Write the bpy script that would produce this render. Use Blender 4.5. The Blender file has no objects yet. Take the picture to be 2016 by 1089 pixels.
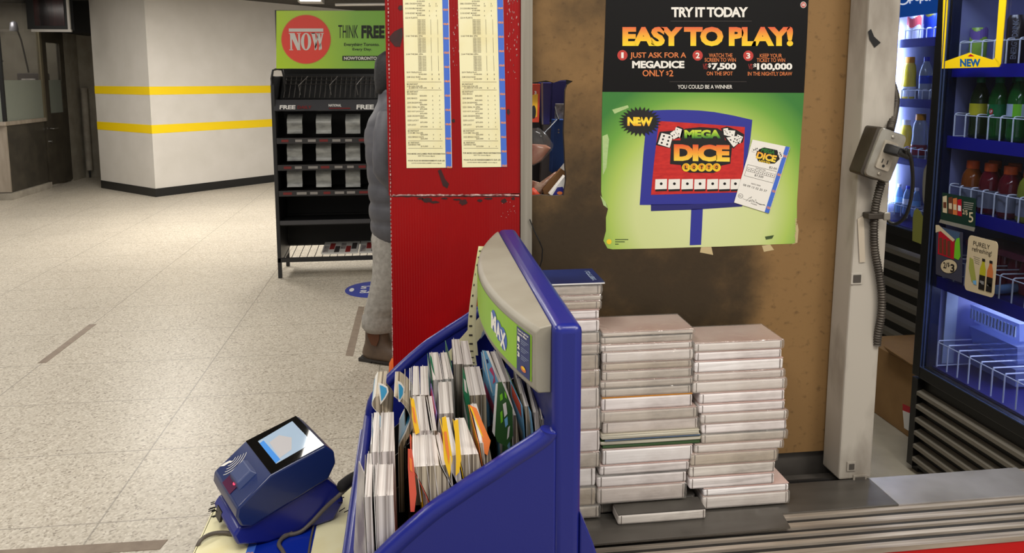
import bpy, bmesh, math, random
from mathutils import Vector, Matrix, noise
C = bpy.context.scene.collection
SC = bpy.context.scene
R = random.Random(7)

# ---------------------------------------------------------------- camera, world, lights, exposure
F, CX, CY, EYE = 1514.0, 1008.0, 351.0, 1.6
PITCH = math.atan((351 - 155) / F)
YAW = math.atan(199 * math.cos(PITCH) / F)
cam = bpy.data.cameras.new('camera')
cam.sensor_width = 36; cam.lens = F / 2016 * 36
cam.shift_y = -(544.5 - CY) / 2016
cam.clip_start = .05
camo = bpy.data.objects.new('camera', cam); C.objects.link(camo)
camo.location = (0, 0, EYE)
camo.rotation_euler = (math.pi / 2 - PITCH, 0, -YAW)
SC.camera = camo
SC.view_settings.view_transform = 'Standard'; SC.view_settings.look = 'None'
SC.view_settings.gamma = 1; SC.view_settings.exposure = 0.25
w = bpy.data.worlds.new('world'); SC.world = w; w.use_nodes = True
w.node_tree.nodes['Background'].inputs[0].default_value = (1, .95, .88, 1)
w.node_tree.nodes['Background'].inputs[1].default_value = .5

def area(name, loc, sx, sy, power, col=(1, .95, .87), rot=(0, 0, 0)):
    l = bpy.data.lights.new(name, 'AREA'); l.shape = 'RECTANGLE'; l.size = sx; l.size_y = sy
    l.energy = power; l.color = col
    o = bpy.data.objects.new(name, l); C.objects.link(o); o.location = loc; o.rotation_euler = rot
    return o
HALL = 1.0
for i, (lx, ly, p) in enumerate([(-2.6, 1.8, 30), (-3.0, 5.6, 26), (-2.6, 8.4, 84), (-.6, 9.2, 70), (-.5, .3, 22), (1.6, -.4, 22), (.6, 6.6, 30)]):
    area('ceiling_and_fill_light', (lx, ly, 2.7), .5, 1.6, p * HALL)
area('ceiling_and_fill_light', (.9, .2, 2.6), 1.4, .3, 20)  # added key light, brightens the stall front and the pads
area('ceiling_and_fill_light', (-1.08, 3.6, 2.7), .42, 1.3, 27, rot=(0, 0, -.15))
area('ceiling_and_fill_light', (-5.9, 11.7, 2.7), .6, .4, 18)  # added fill light in the fare booth, brightens its inside
area('ceiling_and_fill_light', (-5.2, 9.6, 2.72), 1.2, .3, 16)  # added fill light for the back wall beside the booth
area('ceiling_and_fill_light', (1.5, 2.4, 2.4), .3, 1.2, 16, (.95, .97, 1))

area('opening_fill_light', (.29, 1.64, 1.95), .2, .12, 2.2, (1, .94, .85))  # added fill light hidden behind the board, brightens things in the opening

# ---------------------------------------------------------------- pixel rays onto known planes
_fw0 = Vector((math.sin(YAW), math.cos(YAW), 0)); _rt = Vector((math.cos(YAW), -math.sin(YAW), 0))
_fw = _fw0 * math.cos(PITCH) + Vector((0, 0, -math.sin(PITCH))); _up = _rt.cross(_fw)
O = Vector((0, 0, EYE))
def ray(px, py): return _fw + _rt * ((px - CX) / F) - _up * ((py - CY) / F)
def on(ax, px, py, v):
    d = ray(px, py); return O + d * ((v - O[ax]) / d[ax])
def X(px, py, v): return on(0, px, py, v)
def Y(px, py, v): return on(1, px, py, v)
def Z(px, py, v): return on(2, px, py, v)
V = Vector

# ---------------------------------------------------------------- materials
def lin(c):
    c /= 255
    return c / 12.92 if c <= .04045 else ((c + .055) / 1.055) ** 2.4
def rgb(c): return (lin(c[0]), lin(c[1]), lin(c[2]), 1)
MT = {}
def mat(key, col, rough=.5, metal=0, spec=.5, col2=None, vs=8, vlo=.35, vhi=.65, detail=4, stretch=(1, 1, 1), bump=0, bs=60, coat=0, trans=0, emit=0, ecol=None, alpha=1, bstretch=None):
    m = bpy.data.materials.new(key); m.use_nodes = True; MT[key] = m
    nt = m.node_tree; n = nt.nodes; L = nt.links; b = n['Principled BSDF']
    b.inputs['Base Color'].default_value = rgb(col); b.inputs['Roughness'].default_value = rough
    b.inputs['Metallic'].default_value = metal; b.inputs['Specular IOR Level'].default_value = spec
    b.inputs['Coat Weight'].default_value = coat; b.inputs['Coat Roughness'].default_value = .08
    b.inputs['Transmission Weight'].default_value = trans
    b.inputs['Alpha'].default_value = alpha
    if emit:
        b.inputs['Emission Color'].default_value = rgb(ecol or col); b.inputs['Emission Strength'].default_value = emit
    if col2 or bump:
        tc = n.new('ShaderNodeTexCoord')
    if col2:
        mp = n.new('ShaderNodeMapping'); mp.inputs['Scale'].default_value = stretch
        nz = n.new('ShaderNodeTexNoise'); nz.inputs['Scale'].default_value = vs; nz.inputs['Detail'].default_value = detail
        mr = n.new('ShaderNodeMapRange'); mr.inputs[1].default_value = vlo; mr.inputs[2].default_value = vhi
        mx = n.new('ShaderNodeMix'); mx.data_type = 'RGBA'
        mx.inputs[6].default_value = rgb(col); mx.inputs[7].default_value = rgb(col2)
        L.new(tc.outputs['Object'], mp.inputs[0]); L.new(mp.outputs[0], nz.inputs['Vector'])
        L.new(nz.outputs[0], mr.inputs[0]); L.new(mr.outputs[0], mx.inputs[0]); L.new(mx.outputs[2], b.inputs['Base Color'])
    if bump:
        nb = n.new('ShaderNodeTexNoise'); nb.inputs['Scale'].default_value = bs; nb.inputs['Detail'].default_value = 3
        bp = n.new('ShaderNodeBump'); bp.inputs['Strength'].default_value = bump; bp.inputs['Distance'].default_value = .004
        mp2 = n.new('ShaderNodeMapping'); mp2.inputs['Scale'].default_value = bstretch or (1, 1, 1)
        L.new(tc.outputs['Object'], mp2.inputs[0]); L.new(mp2.outputs[0], nb.inputs['Vector'])
        L.new(nb.outputs[0], bp.inputs['Height']); L.new(bp.outputs[0], b.inputs['Normal'])
    return m
def gradmat(key, stops, axis, v0, v1, rough=.5, radial=None, emit=0):
    """printed colour ramp along one object axis (or by distance from a point, radial)"""
    m = mat(key, stops[0][1], rough); nt = m.node_tree; n = nt.nodes; L = nt.links; b = n['Principled BSDF']
    tc = n.new('ShaderNodeTexCoord'); mr = n.new('ShaderNodeMapRange'); cr = n.new('ShaderNodeValToRGB')
    mr.inputs[1].default_value = v0; mr.inputs[2].default_value = v1
    if radial:
        vm = n.new('ShaderNodeVectorMath'); vm.operation = 'DISTANCE'; vm.inputs[1].default_value = radial
        L.new(tc.outputs['Object'], vm.inputs[0]); L.new(vm.outputs['Value'], mr.inputs[0])
    else:
        sp = n.new('ShaderNodeSeparateXYZ'); L.new(tc.outputs['Object'], sp.inputs[0]); L.new(sp.outputs[axis], mr.inputs[0])
    e = cr.color_ramp.elements
    while len(e) < len(stops): e.new(.5)
    for i, (p, c) in enumerate(stops): e[i].position = p; e[i].color = rgb(c)
    L.new(mr.outputs[0], cr.inputs[0]); L.new(cr.outputs[0], b.inputs['Base Color'])
    return m
def glassmat(key, tint=(235, 240, 245), refl=.12, haze=0, hazecol=(150, 165, 160), rough=.02):
    m = bpy.data.materials.new(key); m.use_nodes = True; MT[key] = m
    nt = m.node_tree; n = nt.nodes; L = nt.links; n.clear()
    out = n.new('ShaderNodeOutputMaterial'); tr = n.new('ShaderNodeBsdfTransparent'); gl = n.new('ShaderNodeBsdfGlossy')
    tr.inputs[0].default_value = rgb(tint); gl.inputs['Roughness'].default_value = rough
    lw = n.new('ShaderNodeLayerWeight'); lw.inputs[0].default_value = .5
    pw_ = n.new('ShaderNodeMath'); pw_.operation = 'POWER'; pw_.inputs[1].default_value = 4; L.new(lw.outputs['Facing'], pw_.inputs[0])
    mr = n.new('ShaderNodeMapRange'); mr.inputs[3].default_value = refl * .35; mr.inputs[4].default_value = min(1, .35 + refl * 2); L.new(pw_.outputs[0], mr.inputs[0])
    mx = n.new('ShaderNodeMixShader'); L.new(mr.outputs[0], mx.inputs[0]); L.new(tr.outputs[0], mx.inputs[1]); L.new(gl.outputs[0], mx.inputs[2])
    last = mx
    if haze:
        df = n.new('ShaderNodeBsdfDiffuse'); df.inputs[0].default_value = rgb(hazecol); m2 = n.new('ShaderNodeMixShader'); m2.inputs[0].default_value = haze
        L.new(mx.outputs[0], m2.inputs[1]); L.new(df.outputs[0], m2.inputs[2]); last = m2
    L.new(last.outputs[0], out.inputs[0])
    return m

# ---------------------------------------------------------------- mesh building
WL = {}
def wloc(o): return WL.get(o.name, V((0, 0, 0)))
def setp(o, label=None, cat=None, group=None, kind=None):
    if label: o['label'] = label
    if cat: o['category'] = cat
    if group: o['group'] = group
    if kind: o['kind'] = kind
    return o
def thing(name, label, cat, loc, group=None):
    o = bpy.data.objects.new(name, None); C.objects.link(o); o.location = loc; o.empty_display_size = .05
    WL[o.name] = V(loc); return setp(o, label, cat, group)

class MB:
    def __init__(s): s.v = []; s.f = []; s.m = []
    def add(s, vs, fs, mk):
        b = len(s.v); s.v += [V(p) for p in vs]
        for f in fs: s.f.append([b + i for i in f]); s.m.append(mk)
        return s
    def poly(s, pts, mk): return s.add(pts, [list(range(len(pts)))], mk)
    def box(s, x0, x1, y0, y1, z0, z1, mk): return s.obox((x0, y0, z0), (x1 - x0, 0, 0), (0, y1 - y0, 0), (0, 0, z1 - z0), mk)
    def obox(s, o, u, v, w, mk):
        o, u, v, w = V(o), V(u), V(v), V(w)
        p = [o, o + u, o + u + v, o + v, o + w, o + u + w, o + u + v + w, o + v + w]
        return s.add(p, [(0, 3, 2, 1), (4, 5, 6, 7), (0, 1, 5, 4), (1, 2, 6, 5), (2, 3, 7, 6), (3, 0, 4, 7)], mk)
    def prism(s, pts, ext, mk, side=None, back=True):
        n = len(pts); e = V(ext); pts = [V(p) for p in pts]
        b = len(s.v); s.v += pts + [p + e for p in pts]
        s.f.append([b + i for i in range(n)]); s.m.append(mk)
        if back: s.f.append([b + n + i for i in reversed(range(n))]); s.m.append(mk)
        for i in range(n):
            j = (i + 1) % n; s.f.append([b + i, b + j, b + n + j, b + n + i]); s.m.append(side or mk)
        return s
    def loft(s, rings, mk, caps=True, closed=True):
        n = len(rings[0]); b = len(s.v)
        for r in rings: s.v += [V(p) for p in r]
        for k in range(len(rings) - 1):
            for i in range(n if closed else n - 1):
                j = (i + 1) % n
                s.f.append([b + k * n + i, b + k * n + j, b + (k + 1) * n + j, b + (k + 1) * n + i]); s.m.append(mk)
        if caps and closed:
            s.f.append([b + i for i in reversed(range(n))]); s.m.append(mk)
            s.f.append([b + (len(rings) - 1) * n + i for i in range(n)]); s.m.append(mk)
        return s
    def tube(s, path, r, mk, n=8, caps=True):
        P = [V(p) for p in path]; rings = []; prev = None
        for i, p in enumerate(P):
            t = (P[min(i + 1, len(P) - 1)] - P[max(i - 1, 0)]).normalized()
            if prev is None:
                a = V((0, 0, 1)) if abs(t.z) < .9 else V((1, 0, 0)); nrm = t.cross(a).normalized()
            else:
                nrm = (prev - t * prev.dot(t)).normalized()
            prev = nrm; bn = t.cross(nrm); rr = r[i] if isinstance(r, (list, tuple)) else r
            rings.append([p + (nrm * math.cos(2 * math.pi * k / n) + bn * math.sin(2 * math.pi * k / n)) * rr for k in range(n)])
        return s.loft(rings, mk, caps)
    def lathe(s, base, prof, mk, n=20, sx=1, sy=1):
        B = V(base)
        return s.loft([[B + V((r * sx * math.cos(2 * math.pi * k / n), r * sy * math.sin(2 * math.pi * k / n), z)) for k in range(n)] for r, z in prof], mk)
    def build(s, name, parent=None, smooth=None, bevel=0, seg=2, label=None, cat=None, group=None, kind=None, subd=0, origin=None, recalc=True, solid=0):
        if parent is not None: off = wloc(parent)
        elif origin is not None: off = V(origin)
        else:
            xs = [p.x for p in s.v]; ys = [p.y for p in s.v]; zs = [p.z for p in s.v]
            off = V(((min(xs) + max(xs)) / 2, (min(ys) + max(ys)) / 2, min(zs)))
        me = bpy.data.meshes.new(name)
        me.from_pydata([p - off for p in s.v], [], s.f)
        keys = []
        for k in s.m:
            if k not in keys: keys.append(k)
        for k in keys: me.materials.append(MT[k])
        for p, k in zip(me.polygons, s.m): p.material_index = keys.index(k)
        if recalc:
            bm = bmesh.new(); bm.from_mesh(me); bmesh.ops.recalc_face_normals(bm, faces=bm.faces); bm.to_mesh(me); bm.free()
        o = bpy.data.objects.new(name, me); C.objects.link(o)
        if parent is not None: o.parent = parent; WL[o.name] = off
        else: o.location = off; WL[o.name] = off
        if solid:
            md = o.modifiers.new('s', 'SOLIDIFY'); md.thickness = solid; md.offset = 0
        if bevel:
            md = o.modifiers.new('b', 'BEVEL'); md.width = bevel; md.segments = seg; md.limit_method = 'ANGLE'; md.angle_limit = math.radians(35)
        if subd:
            md = o.modifiers.new('u', 'SUBSURF'); md.levels = subd; md.render_levels = subd
        if smooth is not None:
            for p in me.polygons: p.use_smooth = True
            if smooth < 180: me.set_sharp_from_angle(angle=math.radians(smooth))
        return setp(o, label, cat, group, kind)
def dup(root, loc, label=None, group=None, rotz=0):
    r = root.copy(); C.objects.link(r); r.location = loc; r.rotation_euler = (0, 0, rotz)
    if label: r['label'] = label
    if group: r['group'] = group
    for ch in list(root.children):
        c = ch.copy(); C.objects.link(c); c.parent = r
        for g in ch.children:
            d = g.copy(); C.objects.link(d); d.parent = c
    return r

# ---------------------------------------------------------------- lettering: flat meshes fitted into a box
TX = {}
def glyphs(t, bold=0, shear=0, sp=1):
    k = (t, bold, shear, sp)
    if k not in TX:
        cu = bpy.data.curves.new('lettering', 'FONT'); cu.body = t; cu.offset = bold; cu.shear = shear; cu.space_character = sp; cu.fill_mode = 'FRONT'; cu.resolution_u = 3
        ob = bpy.data.objects.new('lettering', cu); C.objects.link(ob)
        me = bpy.data.meshes.new_from_object(ob.evaluated_get(bpy.context.evaluated_depsgraph_get()))
        vs = [(p.co.x, p.co.y) for p in me.vertices]; fs = [list(p.vertices) for p in me.polygons]
        bpy.data.objects.remove(ob); bpy.data.curves.remove(cu); bpy.data.meshes.remove(me)
        x0 = min(a for a, b in vs); x1 = max(a for a, b in vs); y0 = min(b for a, b in vs); y1 = max(b for a, b in vs)
        TX[k] = ([((a - x0) / (x1 - x0 or 1), (y1 - b) / (y1 - y0 or 1)) for a, b in vs], fs)
    return TX[k]
def text(mb, t, x0, y0, x1, y1, mp, mk, bold=0, shear=0, sp=1, dy=0):
    """t fitted in the box x0..x1, y0..y1 of the map mp; dy lowers the right end"""
    vs, fs = glyphs(t, bold, shear, sp)
    return mb.add([mp(x0 + (x1 - x0) * u, y0 + (y1 - y0) * v + dy * u) for u, v in vs], fs, mk)
def shape(mb, pts, mp, mk): return mb.poly([mp(a, b) for a, b in pts], mk)
def rect(mb, x0, y0, x1, y1, mp, mk): return shape(mb, [(x0, y0), (x1, y0), (x1, y1), (x0, y1)], mp, mk)
def disc(mb, cx, cy, rx, ry, mp, mk, n=28): return shape(mb, [(cx + rx * math.cos(2 * math.pi * i / n), cy + ry * math.sin(2 * math.pi * i / n)) for i in range(n)], mp, mk)
def quadmap(q, mp):
    """unit square -> pixel quad TL TR BR BL -> surface"""
    def f(u, v):
        a = [(1 - u) * q[0][i] + u * q[1][i] for i in (0, 1)]; b = [(1 - u) * q[3][i] + u * q[2][i] for i in (0, 1)]
        return mp((1 - v) * a[0] + v * b[0], (1 - v) * a[1] + v * b[1])
    return f

# ---------------------------------------------------------------- material list
mat('wallpaint', (220, 215, 208), .55, col2=(213, 208, 200), vs=3, bump=.05, bs=200)
mat('yellowtape', (255, 218, 0), .45)
mat('blackbase', (22, 21, 20), .4)
mat('ceilingdark', (70, 66, 60), .8, col2=(55, 52, 48), vs=4)
mat('soffit', (14, 13, 12), .7)
mat('blockwall', (150, 144, 130), .7, col2=(135, 128, 115), vs=6)
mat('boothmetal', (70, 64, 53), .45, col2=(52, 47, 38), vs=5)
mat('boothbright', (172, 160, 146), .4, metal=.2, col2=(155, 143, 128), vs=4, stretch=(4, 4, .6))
mat('concrete', (165, 158, 146), .7, col2=(140, 133, 121), vs=6)
mat('frameedge', (120, 112, 92), .4, metal=.4)
mat('whitemetal', (200, 196, 190), .35, metal=.2)
mat('chrome', (210, 210, 210), .2, metal=1)
mat('black', (18, 18, 19), .45)
mat('blackmatte', (14, 14, 15), .75)
mat('darkscreen', (24, 18, 20), .15, col2=(60, 35, 36), vs=9, stretch=(1, 1, .1))
mat('rackblack', (30, 30, 32), .4)
mat('rackgrey', (64, 64, 68), .4)
mat('rackstrip', (44, 42, 44), .35)
mat('wire', (92, 88, 84), .35, metal=.6)
mat('slotsheet', (186, 188, 184), .35, col2=(140, 142, 140), vs=7, stretch=(1.5, 1, 4), bump=.2, bs=20, bstretch=(.5, .5, 3))
mat('redpap', (120, 26, 26), .5)
mat('greyprint', (150, 146, 142), .5)
mat('white', (232, 230, 226), .5)
mat('papergrey', (196, 190, 184), .6, col2=(120, 110, 120), vs=18)
mat('paperred', (160, 50, 48), .6)
mat('signred', (250, 72, 58), .45)
mat('signrim', (240, 130, 70), .45)
mat('signink', (24, 34, 20), .5)
mat('decalblue', (62, 74, 165), .4)
mat('browntape', (140, 124, 108), .6, col2=(126, 110, 95), vs=20)
mat('orange', (240, 110, 20), .45, col2=(210, 85, 10), vs=14, bump=.3, bs=25)
mat('jacket', (84, 84, 91), .6, col2=(70, 70, 77), vs=10, bump=.35, bs=22)
mat('trousers', (160, 156, 150), .85, col2=(138, 134, 128), vs=40, bump=.25, bs=30)
mat('hair', (20, 19, 22), .7, bump=.5, bs=60)
mat('skin', (196, 150, 124), .55)
mat('lips', (160, 92, 84), .5)
mat('bootleather', (98, 80, 64), .55, col2=(78, 62, 50), vs=12)
mat('bootelastic', (92, 54, 32), .8)
mat('sole', (44, 40, 38), .6)
glassmat('boothglass', (226, 226, 224), .06, haze=.16, hazecol=(150, 146, 144))
glassmat('frosted', (150, 156, 150), .05, haze=.75, hazecol=(150, 156, 146), rough=.3)
mat('beigeplastic', (182, 170, 152), .5)
mat('greycloth', (66, 60, 60), .7)
mat('lampmetal', (130, 130, 140), .35, metal=.5)
mat('tubelight', (255, 250, 240), .5, emit=2.2)

# speckled stone floor with cut joints
m = mat('floorstone', (196, 188, 174), .38, spec=.35); nt = m.node_tree; n = nt.nodes; L = nt.links; b = n['Principled BSDF']
tc = n.new('ShaderNodeTexCoord')
v1 = n.new('ShaderNodeTexVoronoi'); v1.inputs['Scale'].default_value = 120
cr = n.new('ShaderNodeValToRGB'); e = cr.color_ramp.elements
e[0].position = .0; e[0].color = rgb((128, 117, 103)); e[1].position = 1; e[1].color = rgb((222, 214, 200))
e2 = e.new(.3); e2.color = rgb((186, 176, 160)); e3 = e.new(.75); e3.color = rgb((204, 196, 182))
L.new(tc.outputs['Object'], v1.inputs['Vector']); L.new(v1.outputs['Color'], cr.inputs[0])
nz = n.new('ShaderNodeTexNoise'); nz.inputs['Scale'].default_value = .8; nz.inputs['Detail'].default_value = 3
L.new(tc.outputs['Object'], nz.inputs['Vector'])
mr = n.new('ShaderNodeMapRange'); mr.inputs[1].default_value = .3; mr.inputs[2].default_value = .7; mr.inputs[3].default_value = .9; mr.inputs[4].default_value = 1.03
L.new(nz.outputs[0], mr.inputs[0])
mu = n.new('ShaderNodeMix'); mu.data_type = 'RGBA'; mu.blend_type = 'MULTIPLY'; mu.inputs[0].default_value = 1
L.new(cr.outputs[0], mu.inputs[6]); L.new(mr.outputs[0], mu.inputs[7])
sp = n.new('ShaderNodeSeparateXYZ'); L.new(tc.outputs['Object'], sp.inputs[0])
def joint(axis, step, offs, wid):
    a = n.new('ShaderNodeMath'); a.operation = 'ADD'; a.inputs[1].default_value = offs; L.new(sp.outputs[axis], a.inputs[0])
    p = n.new('ShaderNodeMath'); p.operation = 'PINGPONG'; p.inputs[1].default_value = step / 2; L.new(a.outputs[0], p.inputs[0])
    c = n.new('ShaderNodeMath'); c.operation = 'LESS_THAN'; c.inputs[1].default_value = wid; L.new(p.outputs[0], c.inputs[0]); return c
j1 = joint(0, .95, 2.1 + 9.5, .0035); j2 = joint(1, .56, -4.46 + 5.6, .003)
mxj = n.new('ShaderNodeMath'); mxj.operation = 'MAXIMUM'; L.new(j1.outputs[0], mxj.inputs[0]); L.new(j2.outputs[0], mxj.inputs[1])
sc = n.new('ShaderNodeMath'); sc.operation = 'MULTIPLY'; sc.inputs[1].default_value = .6; L.new(mxj.outputs[0], sc.inputs[0])
m3 = n.new('ShaderNodeMix'); m3.data_type = 'RGBA'; m3.inputs[7].default_value = rgb((120, 112, 102))
L.new(sc.outputs[0], m3.inputs[0]); L.new(mu.outputs[2], m3.inputs[6]); L.new(m3.outputs[2], b.inputs['Base Color'])

# ---------------------------------------------------------------- the setting
MB().box(-9, 6, -2.5, 16.5, -.1, 0, 'floorstone').build('floor', kind='structure', origin=(0, 0, 0))
MB().box(-9, 6, -2.5, 16.5, 2.75, 2.85, 'ceilingdark').build('ceiling', kind='structure')
ca, cb, cc = V((-3.474, 10.904, 0)), V((-4.558, 11.938, 0)), V((3.2, 17.5, 0))
d1 = (cb - ca).normalized(); d2 = V((-d1.y, d1.x, 0)) * -1
cc = ca + d2 * 8.0
def col_prism(z0, z1, grow, mk):
    a = ca - (d1 + d2) * grow; b_ = cb + d1 * 0 - d2 * grow; c_ = cc - d1 * grow
    b2 = cb + d2 * 1.5; c2 = cc + d1 * .6; i2 = ca + d2 * 1.5 + d1 * .6
    pts = [a, c_, c2, i2, i2 + d1 * (1.495 - .6), b2, b_]
    return MB().prism([p + V((0, 0, z0)) for p in pts], (0, 0, z1 - z0), mk)
col_prism(0, 2.75, 0, 'wallpaint').build('wall_left', kind='structure')
col_prism(0, .115, .006, 'blackbase').build('baseboard_left', kind='structure')
zs = [(Y(182, 184, 11.9).z, Y(182, 168, 11.9).z), (Y(187, 260, 11.9).z, Y(187, 240, 11.9).z)]
col_prism(1.385, 1.495, .003, 'yellowtape').build('trim_1', kind='structure')
col_prism(.865, .98, .003, 'yellowtape').build('trim_2', kind='structure')
# block wall behind, its pipe, dark soffit
MB().box(-9, -4.0, 13.3, 13.5, 0, 2.75, 'blockwall').build('wall_back', kind='structure')
mb = MB().tube([(-5.22, 13.24, .12), (-5.22, 13.24, 1.45)], .05, 'concrete', 10)
mb.tube([(-5.22, 13.24, 0), (-5.22, 13.24, .12)], .015, 'black', 8).build('wall_pipe', smooth=40, label='grey vertical pipe on the back wall beside the dark door', cat='pipe')
MB().box(-5.15, -4.3, 12.4, 13.29, 2.28, 2.75, 'soffit').build('trim_3', kind='structure')

# fare booth at the far left
t = thing('fare_booth', 'dark metal fare booth with glass front and frosted lower glass', 'booth', (-6.0, 11.4, 0))
MB().box(-6.9, -5.31, 10.93, 12.0, .09, .99, 'boothmetal').build('side_panel', t)
MB().box(-6.9, -5.30, 10.9, 10.93, .1, .99, 'boothbright').build('front_panel', t)
MB().box(-6.92, -5.27, 10.85, 12.02, 0, .09, 'concrete').build('plinth', t)
MB().box(-6.95, -5.27, 10.84, 12.0, .985, 1.04, 'boothbright').build('counter_ledge', t, bevel=.008)
mb = MB()
mb.box(-5.33, -5.29, 10.9, 10.94, 1.04, 2.74, 'black'); mb.build('corner_post', t)
MB().box(-5.33, -5.28, 11.99, 12.05, .99, 2.74, 'frameedge').build('door_post', t)
MB().box(-5.315, -5.305, 10.94, 11.99, 1.58, 2.74, 'boothglass').build('glass_pane', t)
MB().box(-5.318, -5.302, 10.94, 11.99, 1.04, 1.58, 'frosted').build('frosted_pane', t)
MB().box(-6.9, -5.33, 10.905, 10.915, 1.58, 2.74, 'boothglass').build('glass_pane', t)
MB().box(-6.9, -5.33, 10.903, 10.917, 1.04, 1.58, 'frosted').build('frosted_pane', t)
MB().box(-6.9, -6.85, 10.93, 13.28, 0, 2.74, 'blockwall').build('rear_wall', t)
mb = MB(); mb.box(-6.1, -5.75, 11.6, 11.9, 1.05, 1.83, 'beigeplastic'); mb.box(-6.12, -5.74, 11.62, 11.92, 1.83, 1.87, 'greycloth')
mb.build('ticket_machine', bevel=.02, label='beige cabinet inside the fare booth behind the glass', cat='machine')
mb = MB(); mb.box(-5.72, -5.4, 12.2, 12.5, 1.0, 1.68, 'greycloth'); mb.box(-5.66, -5.46, 12.18, 12.2, 1.3, 1.6, 'papergrey')
mb.build('office_chair', bevel=.03, label='dark chair back standing behind the fare booth glass', cat='chair')
t = thing('desk_lamp', 'grey jointed lamp arm behind the fare booth glass', 'lamp', (-5.6, 12.3, 1.7))
MB().tube([(-5.6, 12.3, 1.69), (-5.62, 12.2, 2.15), (-5.64, 12.15, 2.3)], .012, 'black', 6).build('arm', t)
MB().lathe((-5.66, 12.1, 2.28), [(.02, .14), (.045, .12), (.06, .02), (.055, 0)], 'lampmetal', 14).build('lamp_head', t, smooth=50)
# door beside the booth
t = thing('door_1', None, None, (-5.3, 12.4, 0)); t['kind'] = 'structure'
mb = MB(); xw = (-5.35, -5.3)
mb.box(*xw, 12.05, 12.80, .04, 1.09, 'boothmetal'); mb.box(*xw, 12.05, 12.22, 1.09, 2.74, 'boothmetal'); mb.box(*xw, 12.66, 12.80, 1.09, 2.74, 'boothmetal'); mb.box(*xw, 12.22, 12.66, 2.13, 2.74, 'boothmetal')
mb.build('door_leaf', t)
MB().box(-5.33, -5.32, 12.22, 12.66, 1.58, 2.13, 'boothglass').build('door_glass', t)
MB().box(-5.333, -5.317, 12.22, 12.66, 1.09, 1.58, 'frosted').build('door_frosted_glass', t)
mb = MB(); mb.tube([(-5.29, 12.13, .87), (-5.24, 12.13, .87), (-5.24, 12.26, .87)], .012, 'chrome', 8); mb.build('door_handle', t)
MB().tube([(-5.3, 12.13, .68), (-5.275, 12.13, .68)], .022, 'chrome', 12).build('lock', t)
MB().box(-6.85, -5.3, 12.81, 13.28, 0, 2.74, 'blockwall').build('wall_side', kind='structure')
# hanging display
t = thing('hanging_display', 'dark hanging display with pale frame above the far door', 'display', (-4.9, 11.65, 2.25))
MB().box(-5.25, -4.72, 11.6, 11.8, 2.28, 2.74, 'black').build('housing', t)
MB().box(-5.15, -4.76, 11.592, 11.6, 2.33, 2.70, 'darkscreen').build('screen', t)
mb = MB(); mb.box(-5.2, -4.68, 11.585, 11.62, 2.245, 2.28, 'whitemetal'); mb.box(-4.72, -4.69, 11.585, 11.62, 2.28, 2.74, 'whitemetal'); mb.build('frame', t)
# ceiling fittings over the rack
t = thing('ceiling_light', 'bright ceiling light fitting above the green rack sign', 'light', (-1.5, 11.3, 2.62))
p0 = Y(586, 2, 11.2); p1 = Y(634, 2, 11.2)
MB().box(p0.x, p1.x, 11.2, 11.5, 2.66, 2.75, 'whitemetal').build('housing', t); MB().box(p0.x + .03, p1.x - .02, 11.19, 11.21, 2.67, 2.72, 'tubelight').build('diffuser', t)
MB().tube([Y(660, 9, 11.0), Y(762, 8, 11.0)], .022, 'whitemetal', 8).build('ceiling_conduit', smooth=60, label='pale conduit running under the ceiling above the rack sign', cat='conduit')

# floor marks
def flat(name, pts, mk, label, cat, z=.0012):
    return MB().prism([(a, b_, .0002) for a, b_ in pts], (0, 0, z), mk).build(name, label=label, cat=cat)
flat('floor_tape', [(-2.125, 4.5), (-2.08, 4.5), (-2.075, 5.2), (-2.12, 5.2)], 'browntape', 'brown tape strip on the open floor left of the scanner', 'tape')
flat('floor_tape', [(-.405, 4.4), (-.36, 4.38), (-.352, 5.36), (-.395, 5.38)], 'browntape', 'brown tape strip on the floor behind the boot heel', 'tape')
flat('floor_tape', [(-1.9, 2.60), (-.88, 2.585), (-.87, 2.64), (-1.9, 2.66)], 'browntape', 'brown tape strip along the bottom left floor edge', 'tape')
t = thing('floor_decal', 'round blue floor decal with white print behind the person', 'sticker', (-.29, 5.82, 0))
mp = lambda a, b_: V((-.29 + a, 5.82 - b_, .0022))
mb = MB(); mb.lathe((-.29, 5.82, .0002), [(.235, 0), (.235, .0015)], 'decalblue', 40); mb.build('disc', t)
mb = MB(); text(mb, 'STAY', -.12, -.1, .12, -.02, mp, 'white', .03); text(mb, 'SAFE', -.12, .02, .12, .1, mp, 'white', .03); disc(mb, -.185, 0, .018, .05, mp, 'white'); mb.build('lettering', t)

# ---------------------------------------------------------------- newspaper rack
RY = 6.25
t = thing('newspaper_rack', 'black newspaper rack with green sign on top', 'rack', (-.55, 6.45, 0))
RX0, RX1, RB = -1.09, .05, 6.68
for x in (RX0, RX1 - .03):
    mb = MB(); mb.prism([(x, RY, 0), (x, RY + .03, 0), (x, RY + .03, .12), (x, RB - .03, .12), (x, RB - .03, 0), (x, RB, 0), (x, RB, 1.62), (x, RY + .03, 1.62), (x, RY, 1.55)], (.03, 0, 0), 'rackblack')
    mb.build('side_panel', t, bevel=.004)
mb = MB(); mb.tube([(RX0 + .015, RY + .02, 1.5), (RX0 + .01, RY + .0, 1.6), (RX0 + .02, RY + .01, 1.665), (RX0 + .05, RY + .01, 1.675), (RX0 + .09, RY + .02, 1.67), (RX0 + .1, RY + .03, 1.62), (RX0 + .1, RY + .05, 1.5)], .009, 'rackblack', 8); mb.build('corner_loop', t, smooth=60)
MB().box(RX0 + .03, RX1 - .03, RB - .02, RB, .2, 1.7, 'blackmatte').build('back_panel', t)
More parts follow.
